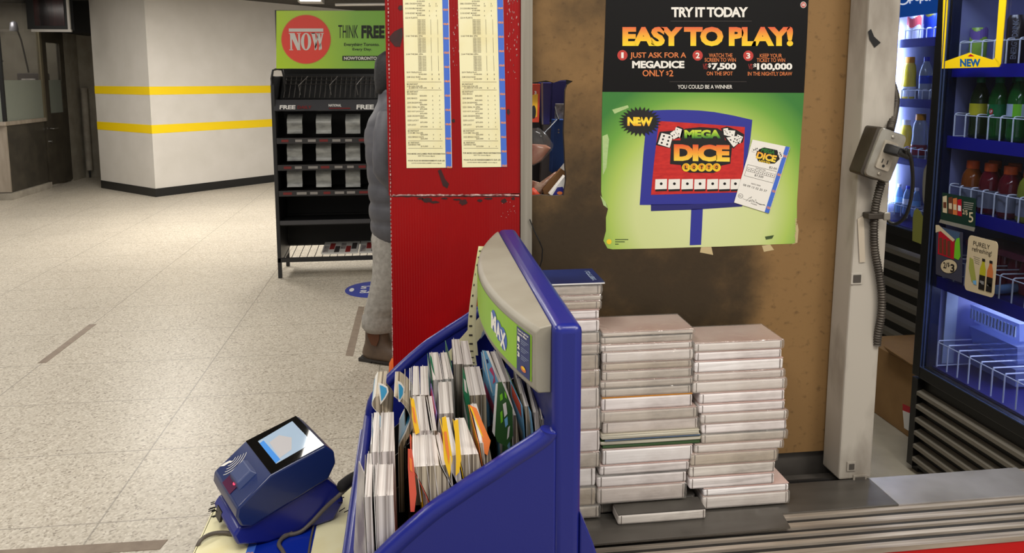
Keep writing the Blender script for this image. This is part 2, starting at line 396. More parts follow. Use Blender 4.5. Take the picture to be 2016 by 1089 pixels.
for k, py in enumerate((272, 325, 376, 438)):
    z = Y(560, py, RY).z
    sh = MB().box(RX0 + .03, RX1 - .03, RY + .02, RB - .02, z - .03, z - .01, 'rackblack').build('shelf', t)
    if k < 3:
        st = MB().box(RX0 + .03, RX1 - .03, RY, RY + .02, z - .045, z, 'rackstrip').build('price_strip', sh)
        mb = MB(); mp = lambda a, b_, z=z: V((RX0 + .05 + a, RY - .001, z - .022 - b_))
        for q in range(11):
            a0 = .02 + q * .1 + R.uniform(-.01, .01); rect(mb, a0, -.01, a0 + R.uniform(.05, .08), .01, mp, 'redpap' if q % 3 == 0 else 'greyprint')
        mb.build('label_lettering', st)
    else:
        MB().box(RX0 + .03, RX1 - .03, RY, RY + .02, z - .02, z + .012, 'rackgrey').build('front_bar', sh)
z = Y(560, 208, RY).z
hb = MB().prism([(RX0 + .02, RY - .02, z - .04), (RX0 + .02, RY + .03, z + .045), (RX0 + .02, RY + .06, z + .045), (RX0 + .02, RY + .02, z - .045)], (RX1 - RX0 - .04, 0, 0), 'rackgrey').build('header_bar', t)
def mph(px, py): return V((Y(px, py, RY).x, RY - .03 + .05 * (219 - py) / 21, Y(px, py, RY).z))
mb = MB(); text(mb, 'FREE', 551, 207, 582, 215, mph, 'white', .04); text(mb, 'DAILY', 586, 208, 614, 214, mph, 'redpap', .03); text(mb, 'NATIONAL', 647, 205, 672, 210, mph, 'white', .03); rect(mb, 648, 212, 690, 214, mph, 'redpap'); text(mb, 'FREE', 702, 206, 736, 215, mph, 'white', .04); mb.build('lettering', hb)
# back deck with wire grid
MB().prism([(RX0 + .05, RY + .12, z + .05), (RX0 + .05, RB - .1, 1.64), (RX0 + .05, RB - .06, 1.64), (RX0 + .05, RY + .16, z + .05)], (RX1 - RX0 - .1, 0, 0), 'blackmatte').build('sloping_deck', t)
mb = MB(); s0 = V((0, RY + .1, z + .06)); s1 = V((0, RB - .13, 1.62))
for k in range(26):
    x = RX0 + .08 + k * .04; mb.tube([s0 + V((x, 0, 0)), s1 + V((x, 0, 0))], .0025, 'wire', 5)
for f in (.62, .8, .97): mb.tube([s0.lerp(s1, f) + V((RX0 + .06, -.004, 0)), s0.lerp(s1, f) + V((RX1 - .06, -.004, 0))], .003, 'wire', 5)
mb.build('wire_grid', t)
for x in (-.87, -.63, -.42, -.2):
    MB().tube([s1 + V((x + .03, -.01, .0)), s0.lerp(s1, .45) + V((x - .02, -.09, .02)), s0 + V((x - .005, -.02, .02))], .003, 'wire', 6).build('divider_wire', t)
# slot plates: three by three
for r_, (ya, yb) in enumerate(((225, 264), (278, 318), (328, 370))):
    for c_, (xa, xb) in enumerate(((565, 595), (622, 652), (680, 709))):
        tp, bt = Y(xa, ya, RY + .12), Y(xa, yb, RY + .05); x1 = Y(xb, ya, RY + .12).x; ks = 8; rings = []
        for k in range(ks + 1):
            f = k / ks; p = tp.lerp(bt, f); yy = RY + .16 - .1 * f - .03 * math.sin(math.pi * f * 1.6)
            rings.append([V((tp.x, yy, p.z)), V((x1, yy, p.z)), V((x1, yy + .004, p.z)), V((tp.x, yy + .004, p.z))])
        MB().loft(rings, 'slotsheet').build('slot_plate', t, smooth=50)
# bottom tray
mb = MB(); zt = .2
mb.box(RX0, RX1, RY, RY + .02, .13, .165, 'rackblack'); mb.box(RX0, RX1, RB - .03, RB - .01, .18, .2, 'rackblack')
mb.build('tray_rail', t)
mb = MB()
for k in range(18): mb.tube([(RX0 + .05 + k * .06, RY + .01, .165), (RX0 + .05 + k * .06, RB - .02, .2)], .0028, 'rackgrey', 5)
mb.build('wire_tray', t)
MB().box(RX0 + .03, RX1 - .03, RB - .06, RB - .04, .2, .46, 'blackmatte').build('lower_back', t)
# header sign
SY = 6.22
sg = MB().box(Y(541, 20, SY).x, Y(800, 20, SY).x, SY, SY + .05, Y(560, 136, SY).z, Y(560, 20, SY).z, 'rackblack').build('sign_box', t)
mp = lambda a, b_: Y(a, b_, SY - .002); mp2 = lambda a, b_: Y(a, b_, SY - .004); mp3 = lambda a, b_: Y(a, b_, SY - .006)
rt = wloc(sg)
gradmat('signgreen', [(0, (196, 234, 36)), (.35, (180, 224, 60)), (.6, (146, 204, 78)), (1, (128, 190, 78))], 0, Y(545, 60, SY).x - rt.x, Y(800, 60, SY).x - rt.x, .35)
rect(MB(), 544, 21, 800, 135, mp, 'signgreen').build('sign_face', sg)
mb = MB(); disc(mb, 602.5, 77.5, 49, 48.5, mp2, 'signrim', 48); disc(mb, 602.5, 77.5, 47.5, 47, mp3, 'signred', 48)
mp4 = lambda a, b_: Y(a, b_, SY - .008)
rect(mb, 568.5, 56, 636.5, 62.5, mp4, 'white')

def serif_now(mb, mp, mk):
    P = lambda *q: shape(mb, list(q), mp, mk)
    P((569.5, 65), (580, 65), (592, 99), (585.5, 99)); P((571, 67), (574.6, 67), (575, 97), (571.8, 97)); P((587, 67), (590.6, 67), (591, 99), (587.6, 99)); P((568.5, 65), (576, 65), (576, 66.4), (568.5, 66.4)); P((584.5, 65), (592.5, 65), (592.5, 66.4), (584.5, 66.4)); P((569.5, 97.6), (577, 97.6), (577, 99), (569.5, 99))
    n_ = 24
    for i in range(n_):
        a0, a1 = 2 * math.pi * i / n_, 2 * math.pi * (i + 1) / n_
        P(*[(602.5 + rx * math.cos(a), 82 + ry * math.sin(a)) for rx, ry, a in ((10.2, 17.2, a0), (10.2, 17.2, a1), (4.0, 15.2, a1), (4.0, 15.2, a0))])
    for x0, th in ((612.8, 7.4), (622.4, 7.4)): P((x0, 65), (x0 + th, 65), (x0 + th + 4, 95), (x0 + th + 1.5, 99))
    for x0 in (625.5, 634): P((x0 - .4, 66), (x0 + 2.2, 66), (x0 - 4.4, 99), (x0 - 6.6, 98))
    P((611.5, 65), (621, 65), (621, 66.4), (611.5, 66.4)); P((621.5, 65), (630, 65), (630, 66.4), (621.5, 66.4)); P((631, 65), (637.5, 65), (637.5, 66.4), (631, 66.4))
serif_now(mb, lambda a, b_: Y(a + .6, b_ + .7, SY - .0075), 'blackbase') if False else None
serif_now(mb, mp4, 'white'); mb.build('round_logo', sg)
mb = MB(); text(mb, 'THINK', 666, 49.5, 705, 75, mp2, 'signink', 0); text(mb, 'FREE', 711.5, 50, 757, 75.5, mp2, 'signink', .05, sp=1.05)
text(mb, 'Everything Toronto.', 677.5, 84.5, 747, 92.5, mp2, 'signink', .02); text(mb, 'Every Day.', 694, 94.5, 732, 101, mp2, 'signink', .02)
rect(mb, 674, 110, 775, 119.5, mp2, 'signink'); text(mb, 'NOWTORONTO.COM', 677, 111.5, 763, 118, mp3, 'white', .045); mb.build('lettering', sg)
# magazines on the tray
for nm, xa, xb, mk, lb in (('magazine', 633, 705, 'papergrey', 'open colour magazine lying on the rack tray'), ('magazine', 707, 737, 'paperred', 'folded newspaper on the rack tray near the person')):
    a, b_ = Y(xa, 508, RY + .06), Y(xb, 508, RY + .06)
    tm = thing(nm, lb, 'magazine', ((a.x + b_.x) / 2, RY + .2, .21))
    MB().obox((a.x, RY + .05, .176), (b_.x - a.x, 0, 0), (0, .3, .028), (0, 0, .012), 'white').build('pages', tm)
    mb = MB()
    for k in range(6 if xb < 706 else 3):
        u = a.x + .01 + k * .045; mb.obox((u, RY + .06 + (k % 2) * .08, .189 + (k % 2) * .0075), (.04, 0, 0), (0, .16, .015), (0, 0, .0012), ('papergrey', 'paperred', 'greycloth')[k % 3])
    mb.build('printed_pictures', tm)

# ---------------------------------------------------------------- person behind the red panel, facing the stall
PX, PY = -.105, 4.4
t = thing('person', 'person in grey puffer jacket, grey sweatpants and brown boots facing the stall', 'person', (PX, PY, 0))
def ell(cx, cy, z, rx, ry, n=20, pw=1.0, tilt=0):
    out = []
    for k in range(n):
        a = 2 * math.pi * k / n; c_, s_ = math.cos(a), math.sin(a)
        c_ = math.copysign(abs(c_) ** pw, c_); s_ = math.copysign(abs(s_) ** pw, s_)
        out.append(V((cx + rx * c_, cy + ry * s_, z + tilt * c_ * rx)))
    return out
# one continuous body (skin + head), grown from a joint skeleton
bm_v = [(-.10, 0, .93), (-.10, 0, 1.15), (-.10, 0, 1.38), (-.085, 0, 1.5), (-.07, 0, 1.56),
        (-.11, -.1, .86), (-.12, -.11, .5), (-.19, -.12, .1), (-.08, .1, .86), (-.06, .11, .5), (-.07, .12, .1),
        (-.10, -.15, 1.37), (-.13, -.25, 1.14), (.06, -.2, 1.04), (-.10, .15, 1.37), (-.13, .25, 1.14), (.06, .2, 1.04)]
bm_e = [(0, 1), (1, 2), (2, 3), (3, 4), (0, 5), (5, 6), (6, 7), (0, 8), (8, 9), (9, 10), (2, 11), (11, 12), (12, 13), (2, 14), (14, 15), (15, 16)]
bm_r = [.12, .12, .11, .055, .05, .085, .055, .038, .085, .055, .038, .045, .038, .03, .045, .038, .03]
me = bpy.data.meshes.new('sk'); me.from_pydata([(x + PX + .1, y + PY, z) for x, y, z in bm_v], bm_e, [])
sko = bpy.data.objects.new('sk', me); C.objects.link(sko)
md = sko.modifiers.new('s', 'SKIN')
for i, r_ in enumerate(bm_r): me.skin_vertices[0].data[i].radius = (r_, r_)
me.skin_vertices[0].data[0].use_root = True
md2 = sko.modifiers.new('u', 'SUBSURF'); md2.levels = 1
ev = bpy.data.meshes.new_from_object(sko.evaluated_get(bpy.context.evaluated_depsgraph_get()))
mb = MB(); mb.add([v.co.copy() for v in ev.vertices], [list(p.vertices) for p in ev.polygons], 'skin'); bpy.data.objects.remove(sko); bpy.data.meshes.remove(ev)
hx, hz = PX + .035, 1.62          # head: rings up from the chin, face towards +x
rings = []
for z, rx, ry, ox in ((1.515, .045, .045, -.03), (1.53, .07, .055, .0), (1.56, .088, .066, .002), (1.6, .097, .073, 0), (1.64, .1, .076, 0), (1.68, .097, .076, -.003), (1.71, .083, .066, -.006), (1.73, .055, .045, -.008), (1.738, .015, .012, -.008)):
    ring = ell(hx + ox, PY, z, rx, ry, 24)
    rings.append(ring)
mb.loft(rings, 'skin')
mb.loft([[V((hx + .09 + d, PY + s_ * w_, z)) for d, s_ in ((0, -1), (e_, -.4), (e_, .4), (0, 1))] for z, e_, w_ in ((1.575, .018, .017), (1.59, .03, .016), (1.61, .02, .011), (1.635, .006, .008))], 'skin')
for sgn in (-1, 1):
    mb.loft([ell(hx - .01, PY + sgn * (.074 + q * .008), 1.61, .022 * (1 - q * .3), .004, 10, 1, 0) for q in (0, 1)], 'skin')
    mb.loft([[V((hx + .02 * math.cos(a) * k - .01, PY + sgn * (.07 + .014 * (1 - k)), 1.612 + .032 * math.sin(a) * k)) for a in [2 * math.pi * i / 10 for i in range(10)]] for k in (1, .6)], 'skin')
    mb.lathe((hx + .084, PY + sgn * .03, 1.622), [(.002, -.009), (.009, -.004), (.01, 0), (.009, .004), (.002, .009)], 'white', 10)
    mb.lathe((hx + .091, PY + sgn * .03, 1.622), [(.001, -.005), (.0045, 0), (.001, .005)], 'black', 8)
mb.loft([[V((hx + .083 + .01 * (1 - abs(q)), PY + q * .024, 1.55 + d)) for d in (-.008, 0, .008)] for q in (-1, -.5, 0, .5, 1)], 'lips', caps=False, closed=False)
# hands tucked into the pockets: palm, four fingers, thumb
for sgn in (-1, 1):
    bx, by, bz = PX + .16, PY + sgn * .19, 1.03
    mb.loft([[V((bx + u, by + c_ * .014, bz - u * .25 + s_ * wd)) for c_, s_ in ((1, 0), (.6, .8), (0, 1), (-.6, .8), (-1, 0), (-.6, -.8), (0, -1), (.6, -.8))] for u, wd in ((-.02, .026), (.03, .038), (.08, .042), (.1, .036))], 'skin')
    for f in range(4):
        q = -.03 + f * .02; ln = (.06, .075, .07, .055)[f]
        mb.tube([(bx + .09, by, bz - .02 + q), (bx + .09 + ln * .5, by - sgn * .006, bz - .03 + q), (bx + .09 + ln, by - sgn * .022, bz - .045 + q)], [.009, .0085, .007], 'skin', 8)
    mb.tube([(bx + .02, by, bz + .035), (bx + .05, by - sgn * .012, bz + .055), (bx + .085, by - sgn * .02, bz + .05)], [.011, .01, .008], 'skin', 8)
mb.build('body', t, smooth=180)
# hair
mb = MB(); rings = []
for z, rx, ry, ox in ((1.52, .05, .062, -.062), (1.55, .068, .078, -.05), (1.6, .08, .09, -.042), (1.65, .098, .093, -.022), (1.69, .108, .092, -.008), (1.725, .09, .078, -.01), (1.75, .05, .045, -.012), (1.757, .012, .012, -.012)):
    rings.append([p + V((0, 0, R.uniform(-.003, .003))) for p in ell(hx + ox - .012, PY, z, rx, ry, 24)])
mb.loft(rings, 'hair').build('hair', t, smooth=180)
# puffer jacket: quilted loft with sleeves running into the pockets
bk = [(.70, -.225, .115), (.76, -.238, .1), (.84, -.243, .1), (.92, -.244, .1), (1.0, -.248, .1), (1.08, -.254, .1), (1.16, -.262, .1), (1.24, -.268, .095), (1.32, -.262, .085), (1.38, -.24, .07), (1.43, -.212, .05), (1.47, -.19, .03), (1.5, -.182, .02), (1.555, -.178, .015)]
wid = [.2, .205, .205, .205, .208, .21, .215, .218, .215, .2, .165, .115, .088, .08]
rings = []
def prof(z, arr):
    for i in range(len(bk) - 1):
        if bk[i][0] <= z <= bk[i + 1][0]:
            f = (z - bk[i][0]) / (bk[i + 1][0] - bk[i][0]); return arr[i] * (1 - f) + arr[i + 1] * f
    return arr[-1]
zz = .70
while zz < 1.5551:
    b0 = prof(zz, [q[1] for q in bk]); f0 = prof(zz, [q[2] for q in bk]); wy = prof(zz, wid)
    pf = ((.012 if zz < 1.02 else .005) * abs(math.sin(math.pi * (zz - .70) / .105)) ** .6 - .006) if zz < 1.42 else 0
    cx = (b0 + f0) / 2; rx = (f0 - b0) / 2
    ring = ell(cx, PY, zz, rx + pf, wy + pf, 32, .85)
    ring = [p + (p - V((cx, PY, zz))).normalized() * .009 * noise.noise(p * 8) for p in ring]
    rings.append(ring); zz += .0175
rings.append([p * 1 for p in ell(-.08, PY, 1.548, .07, .06, 32, .85)])
mb = MB(); mb.loft(rings, 'jacket'); jk = mb.build('jacket', t, smooth=180)
for sgn in (-1, 1):
    P = [(-.10, .185, 1.405), (-.12, .235, 1.33), (-.135, .262, 1.22), (-.14, .27, 1.12), (-.09, .265, 1.05), (.0, .245, 1.03), (.085, .21, 1.03)]
    path = []
    for i in range(len(P) - 1):
        for k in range(6):
            f = k / 6; path.append(V(P[i]).lerp(V(P[i + 1]), f))
    path.append(V(P[-1])); path = [V((p.x + PX + .1, PY + sgn * p.y, p.z)) for p in path]
    rr = [(.078 - .03 * i / len(path)) + .003 * abs(math.sin(i * .55)) for i in range(len(path))]; rr[0] = .05
    MB().tube(path, rr, 'jacket', 16).build('sleeve', t, smooth=180)
mb = MB(); mb.tube([(PX + .02, PY - .222, 1.05), (PX + .1, PY - .205, 1.0), (PX + .115, PY - .2, .95)], .006, 'greyprint', 6); mb.build('pocket_zip', t)
# trousers, one leg tube each joined at the hips
mb = MB()
def legloft(path, r0):
    rings = []
    for (x, y, z, rx, ry) in path:
        g = ell(PX + x, PY + y, z, rx, ry, 20); rings.append([p + (p - V((PX + x, PY + y, z))).normalized() * .008 * noise.noise(p * 14) for p in g])
    mb.loft(rings, 'trousers')
legloft([(.02, -.02, .78, .14, .15), (.0, -.06, .70, .135, .115), (-.012, -.09, .6, .112, .1), (-.03, -.1, .5, .1, .092), (-.055, -.11, .4, .1, .088), (-.07, -.12, .34, .094, .085), (-.082, -.12, .30, .098, .085), (-.09, -.12, .282, .086, .08), (-.092, -.12, .268, .1, .086), (-.093, -.12, .21, .1, .084), (-.09, -.12, .185, .086, .075)], 0)
legloft([(.02, .02, .78, .14, .15), (.01, .07, .70, .13, .11), (.03, .1, .55, .1, .095), (.04, .11, .4, .092, .085), (.04, .12, .25, .092, .085), (.04, .12, .2, .1, .085), (.04, .12, .175, .085, .075)], 0)
mb.build('trousers', t, smooth=180)
for ox, oy, ya in ((-.098, -.12, -.5), (.04, .12, .05)):
    ct, st_ = math.cos(ya), math.sin(ya)
    def B(x, y, z): return V((PX + ox + x * ct - y * st_, PY + oy + x * st_ + y * ct, z))
    mb = MB(); rings = []
    for z, xb, xf, w_ in ((.022, -.105, .185, .048), (.045, -.11, .188, .05), (.065, -.105, .175, .05), (.085, -.098, .13, .048), (.1, -.092, .095, .046), (.13, -.085, .07, .047), (.17, -.082, .06, .049), (.24, -.086, .064, .053)):
        rings.append([B((xb + xf) / 2 + (xf - xb) / 2 * c_, w_ * s_ * (1 - .12 * c_), z) for c_, s_ in [(math.copysign(abs(math.cos(a)) ** .8, math.cos(a)), math.sin(a)) for a in [2 * math.pi * k / 24 for k in range(24)]]])
    mb.loft(rings, 'bootleather'); bt = mb.build('boot', t, smooth=180)
    mb = MB(); top = [B((-.105 + .19) / 2 - .01 + .15 * c_, .053 * s_ * (1 - .12 * c_), .024) for c_, s_ in [(math.cos(a), math.sin(a)) for a in [2 * math.pi * k / 24 for k in range(24)]]]
    mb.loft([[V((p.x, p.y, .012)) for p in top], top], 'sole')
    mb.prism([B(-.115, -.042, .0), B(-.03, -.045, .0), B(-.03, .045, .0), B(-.115, .042, .0)], (0, 0, .02), 'sole'); mb.prism([B(.05, -.045, .0), B(.16, -.04, .0), B(.16, .04, .0), B(.05, .045, .0)], (0, 0, .014), 'sole')
    mb.build('boot_sole', bt)
    for sg_ in (-1, 1):
        mb = MB(); mb.prism([B(x, sg_ * (.049 + .004 * (zq > .15)), zq) for x, zq in ((-.045, .23), (.035, .23), (.03, .15), (.012, .108), (-.02, .112), (-.04, .16))], B(0, sg_ * .004, 0) - B(0, 0, 0), 'bootelastic'); mb.build('elastic_panel', bt)
# orange bag by the person's feet
mb = MB(); rings = []
for z, rx, ry in ((.0, .1, .05), (.03, .12, .06), (.12, .115, .055), (.2, .08, .04), (.25, .03, .02), (.27, .035, .02)):
    rings.append([p + V((R.uniform(-.004, .004), R.uniform(-.004, .004), 0)) for p in ell(-.02, 3.92, z, rx, ry, 18)])
mb.loft(rings, 'orange').build('shopping_bag', smooth=180, label='orange bag on the floor beside the brown boot', cat='bag')

# ---------------------------------------------------------------- stall: materials
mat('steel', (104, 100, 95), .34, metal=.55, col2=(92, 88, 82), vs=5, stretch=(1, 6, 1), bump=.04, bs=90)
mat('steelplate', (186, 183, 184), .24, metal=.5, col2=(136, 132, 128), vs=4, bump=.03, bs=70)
mat('track', (200, 188, 174), .35, metal=.5, col2=(150, 138, 126), vs=6, stretch=(.6, 20, 4))
mat('trackdark', (30, 27, 25), .7)
mat('counterred', (190, 4, 8), .4, spec=.25, coat=.1)
mat('alu', (158, 152, 140), .45, metal=.35, col2=(140, 134, 122), vs=6, stretch=(20, 1, .4))
mat('railgrey', (84, 79, 74), .6, col2=(60, 56, 52), vs=9)
mat('redpanel', (152, 1, 4), .42, spec=.25, col2=(138, 1, 4), vs=5, coat=.08)
nt = MT['redpanel'].node_tree; n = nt.nodes; L = nt.links; b = n['Principled BSDF']
tc = n.new('ShaderNodeTexCoord'); wv = n.new('ShaderNodeTexWave'); wv.inputs['Scale'].default_value = 62; wv.bands_direction = 'X'; wv.inputs['Distortion'].default_value = .6
bp = n.new('ShaderNodeBump'); bp.inputs['Strength'].default_value = .22; bp.inputs['Distance'].default_value = .003
L.new(tc.outputs['Object'], wv.inputs['Vector']); L.new(wv.outputs[0], bp.inputs['Height']); L.new(bp.outputs[0], b.inputs['Normal'])
mat('redscuff', (58, 10, 12), .6, col2=(36, 14, 12), vs=60)
mat('tornwhite', (206, 176, 170), .7, col2=(120, 40, 40), vs=160)
mat('listpaper', (238, 232, 190), .6, col2=(230, 219, 166), vs=14, vlo=.45, vhi=.7)
mat('listprint', (128, 120, 100), .7)
mat('listbold', (70, 64, 56), .7)
mat('listblue', (66, 108, 206), .5)
mat('listorange', (240, 150, 70), .5)
mat('listwhite', (238, 236, 226), .5)
# hardboard, worn: grime builds up in blotches low and left, clean fibre at the right edge
m = mat('hardboard', (140, 106, 64), .7, spec=.3); nt = m.node_tree; n = nt.nodes; L = nt.links; b = n['Principled BSDF']
tc = n.new('ShaderNodeTexCoord'); nz = n.new('ShaderNodeTexNoise'); nz.inputs['Scale'].default_value = 4.5; nz.inputs['Detail'].default_value = 9; nz.inputs['Roughness'].default_value = .62
L.new(tc.outputs['Object'], nz.inputs['Vector'])
sp = n.new('ShaderNodeSeparateXYZ'); L.new(tc.outputs['Object'], sp.inputs[0])
def rng(src, a, b_, c_, d_, smooth=True):
    q = n.new('ShaderNodeMapRange'); q.inputs[1].default_value = a; q.inputs[2].default_value = b_; q.inputs[3].default_value = c_; q.inputs[4].default_value = d_
    if smooth: q.interpolation_type = 'SMOOTHSTEP'
    L.new(src, q.inputs[0]); return q.outputs[0]
def mth(op, a, b_):
    q = n.new('ShaderNodeMath'); q.operation = op
    for i, s_ in enumerate((a, b_)):
        if isinstance(s_, (int, float)): q.inputs[i].default_value = s_
        else: L.new(s_, q.inputs[i])
    return q.outputs[0]
gx = rng(sp.outputs[0], .66, .80, 1, 0); gz = rng(sp.outputs[2], 1.2, 1.7, 1, .6)
g = mth('MULTIPLY', gx, gz); g2 = mth('ADD', mth('MULTIPLY', g, .75), mth('MULTIPLY', mth('SUBTRACT', nz.outputs[0], .5), 1.5))
gf = rng(g2, .1, .85, 0, 1)
mx = n.new('ShaderNodeMix'); mx.data_type = 'RGBA'; mx.inputs[6].default_value = rgb((134, 103, 64)); mx.inputs[7].default_value = rgb((58, 46, 30)); L.new(gf, mx.inputs[0])
nf = n.new('ShaderNodeTexNoise'); nf.inputs['Scale'].default_value = 80; nf.inputs['Detail'].default_value = 5
mpn = n.new('ShaderNodeMapping'); mpn.inputs['Scale'].default_value = (.8, 1, 1); L.new(tc.outputs['Object'], mpn.inputs[0]); L.new(mpn.outputs[0], nf.inputs['Vector'])
ff = rng(nf.outputs[0], .55, .8, 0, .55)
m2 = n.new('ShaderNodeMix'); m2.data_type = 'RGBA'; m2.inputs[7].default_value = rgb((52, 38, 24)); L.new(ff, m2.inputs[0]); L.new(mx.outputs[2], m2.inputs[6]); L.new(m2.outputs[2], b.inputs['Base Color'])
bp = n.new('ShaderNodeBump'); bp.inputs['Strength'].default_value = .15; bp.inputs['Distance'].default_value = .003; L.new(nf.outputs[0], bp.inputs['Height']); L.new(bp.outputs[0], b.inputs['Normal'])
mat('boardedge', (52, 40, 28), .8)
mat('postpaint', (178, 171, 160), .5, col2=(112, 102, 90), vs=9, vlo=.47, vhi=.72, detail=9, stretch=(1, 1, .4))
mat('postdark', (70, 64, 58), .6)

# ---------------------------------------------------------------- service counter
LZ = .75
t = thing('service_counter', 'grey metal service counter with sliding door tracks and red front', 'counter', (1.5, 1.33, 0))
MB().box(-.03, 4.2, 1.22, 1.50, 0, .69, 'railgrey').build('body', t)
MB().box(-.03, 4.2, 1.207, 1.22, .0, .742, 'counterred').build('front_panel', t)
MB().box(-.03, 4.2, 1.215, 1.43, .69, .742, 'railgrey').build('deck', t)
prf = [(1.205, .742), (1.205, .752), (1.221, .752), (1.222, .747), (1.236, .747), (1.237, .752), (1.247, .753), (1.248, .747), (1.263, .747), (1.264, .752), (1.271, .752), (1.272, .748), (1.283, .748), (1.284, .753), (1.300, .753), (1.301, .747), (1.316, .747), (1.317, .753), (1.33, .753), (1.33, .742)]
mb = MB(); mb.prism([(-.03, a, b_) for a, b_ in prf], (4.23, 0, 0), 'track')
tk = mb.build('sliding_track', t)
mb = MB()
for a, b_, zt_ in ((1.2225, 1.2355, .7472), (1.2485, 1.2625, .7472), (1.2725, 1.2825, .7482), (1.3015, 1.3155, .7472)):
    mb = MB(); mb.box(-.03, 4.2, a, b_, zt_, zt_ + .0005, 'trackdark'); mb.build('track_groove', tk)
MB().box(-.03, 4.2, 1.33, 1.432, .742, .752, 'track').build('rear_track', t)
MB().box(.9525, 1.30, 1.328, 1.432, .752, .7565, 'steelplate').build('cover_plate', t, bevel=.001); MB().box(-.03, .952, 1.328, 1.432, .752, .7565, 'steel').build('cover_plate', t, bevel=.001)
qa = [Z(1140, 1078, .757), Z(1556, 1041, .757), Z(1534, 1003, .757), Z(1140, 1003, .757)]
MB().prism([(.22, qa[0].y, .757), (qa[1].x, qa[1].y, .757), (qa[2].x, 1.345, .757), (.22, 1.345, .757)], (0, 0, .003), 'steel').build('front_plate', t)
mb = MB(); mb.box(-.03, .96, 1.432, 1.50, .69, .735, 'railgrey'); mb.box(-.03, .96, 1.513, 1.56, .69, .80, 'railgrey'); mb.box(-.03, .96, 1.45, 1.456, .735, .75, 'trackdark')
mb.build('rear_rail', t)

# stall shell behind the panels
mb = MB(); mb.prism([(-.03, 1.53, 0), (0, 1.53, 0), (0, 3.45, 0), (.63, 3.45, 0), (.63, 5.0, 0), (.6, 5.0, 0), (.6, 3.48, 0), (-.03, 3.48, 0)], (0, 0, 2.7), 'blockwall'); mb.build('wall_side', kind='structure')
MB().box(.6, 4.2, 5.0, 5.1, 0, 2.7, 'blockwall').build('wall_rear', kind='structure')
mat('stalltile', (176, 166, 146), .45, col2=(162, 152, 132), vs=7, bump=.04, bs=150)
MB().prism([V((.0, 1.5, 0)), V((3.5, 1.5, 0)), V((3.5, 5.0, 0)), V((.63, 5.0, 0)), V((.63, 3.45, 0)), V((0, 3.45, 0))], (0, 0, .0015), 'stalltile').build('floor_stall', kind='structure')
MB().box(3.5, 3.6, 1.5, 5.0, 0, 2.7, 'blockwall').build('wall_right', kind='structure')

# ---------------------------------------------------------------- red corrugated panel
RYP = 1.488
t = thing('red_panel', 'red corrugated plastic panel with two prize lists taped on', 'panel', (.085, 1.494, .78))
rx0, rx1 = -.044, Y(1024, 300, RYP).x; zc = Y(900, 383, RYP).z
MB().box(rx0 - .002, rx1, RYP, RYP + .012, zc, 2.68, 'redpanel').build('upper_sheet', t)
MB().box(rx0, rx1 - .001, RYP - .0025, RYP + .012, .76, zc - .002, 'redpanel').build('lower_sheet', t)
mb = MB()
def ragged(y0, y1, nseg, amp, x0, x1, horiz=True):
    top = []; bot = []
    for k in range(nseg + 1):
        f = k / nseg; top.append((x0 + (x1 - x0) * f, y0 + R.uniform(-amp, amp))); bot.append((x0 + (x1 - x0) * f, y1 + R.uniform(-amp, amp)))
    return top + bot[::-1]
mpR = lambda a, b_: Y(a, b_, RYP - .003)
shape(mb, ragged(382.5, 386, 40, .8, 773, 1022), mpR, 'tornwhite'); shape(mb, [(a, b_ + 2.6) for a, b_ in ragged(383, 385, 40, .7, 773, 1022)], mpR, 'redscuff')
mb.build('torn_fold', t)
mb = MB(); e0 = []
for k in range(90):
    py = -10 + k * 8; q = 763.2 + (py / 720) * 9.2; z0 = Y(q, py, RYP - .0031); z1 = Y(q, py + 4.5, RYP - .0031)
    if z0.z < .78: break
    mb.obox(z0, (R.uniform(.0012, .0022), 0, 0), (0, .0031 + .012, 0), z1 - z0, 'tornwhite')
mb.build('fluted_edge', t)
mb = MB(); mp = lambda a, b_: Y(a, b_, RYP - .0008); mpl = lambda a, b_: Y(a, b_, RYP - .0033)
def blob(mb, cx, cy, rx, ry, mp, mk, n_=14, jag=.35):
    shape(mb, [(cx + rx * math.cos(2 * math.pi * i / n_) * R.uniform(1 - jag, 1 + jag * .4), cy + ry * math.sin(2 * math.pi * i / n_) * R.uniform(1 - jag, 1 + jag * .4)) for i in range(n_)], mp, mk)
shape(mb, [(767, 72), (776, 62), (792, 54), (793, 70), (788, 92), (778, 92), (768, 80)], mp, 'redscuff'); blob(mb, 788, 15, 5, 6, mp, 'redscuff')
blob(mb, 893, 238, 4, 4, mp, 'redscuff'); blob(mb, 1001, 220, 3, 7, mp, 'redscuff'); shape(mb, [(862, 336), (868, 333), (876, 352), (884, 362), (881, 371), (872, 366)], mp, 'redscuff')
for cx, cy, rx, ry in ((842, 394, 12, 6), (828, 391, 7, 2), (855, 398, 10, 3), (912, 398, 10, 6), (900, 393, 8, 2), (945, 395, 6, 3), (992, 396, 6, 5), (1010, 391, 4, 3), (962, 391, 9, 2), (875, 391, 9, 2)): blob(mb, cx, cy, rx, ry, mpl, 'redscuff')
for k in range(46): blob(mb, R.uniform(998, 1021), 160 * R.random() ** 1.6, .8, R.uniform(.8, 4), mp, 'tornwhite', 6)
for k in range(22): blob(mb, R.uniform(891, 904), R.uniform(0, 130), .7, R.uniform(.8, 3.4), mp, 'tornwhite', 6)
for k in range(14): blob(mb, R.uniform(985, 1018), R.uniform(395, 430), .7, .9, mpl, 'tornwhite', 5)
mb.build('scuff_stain', t)

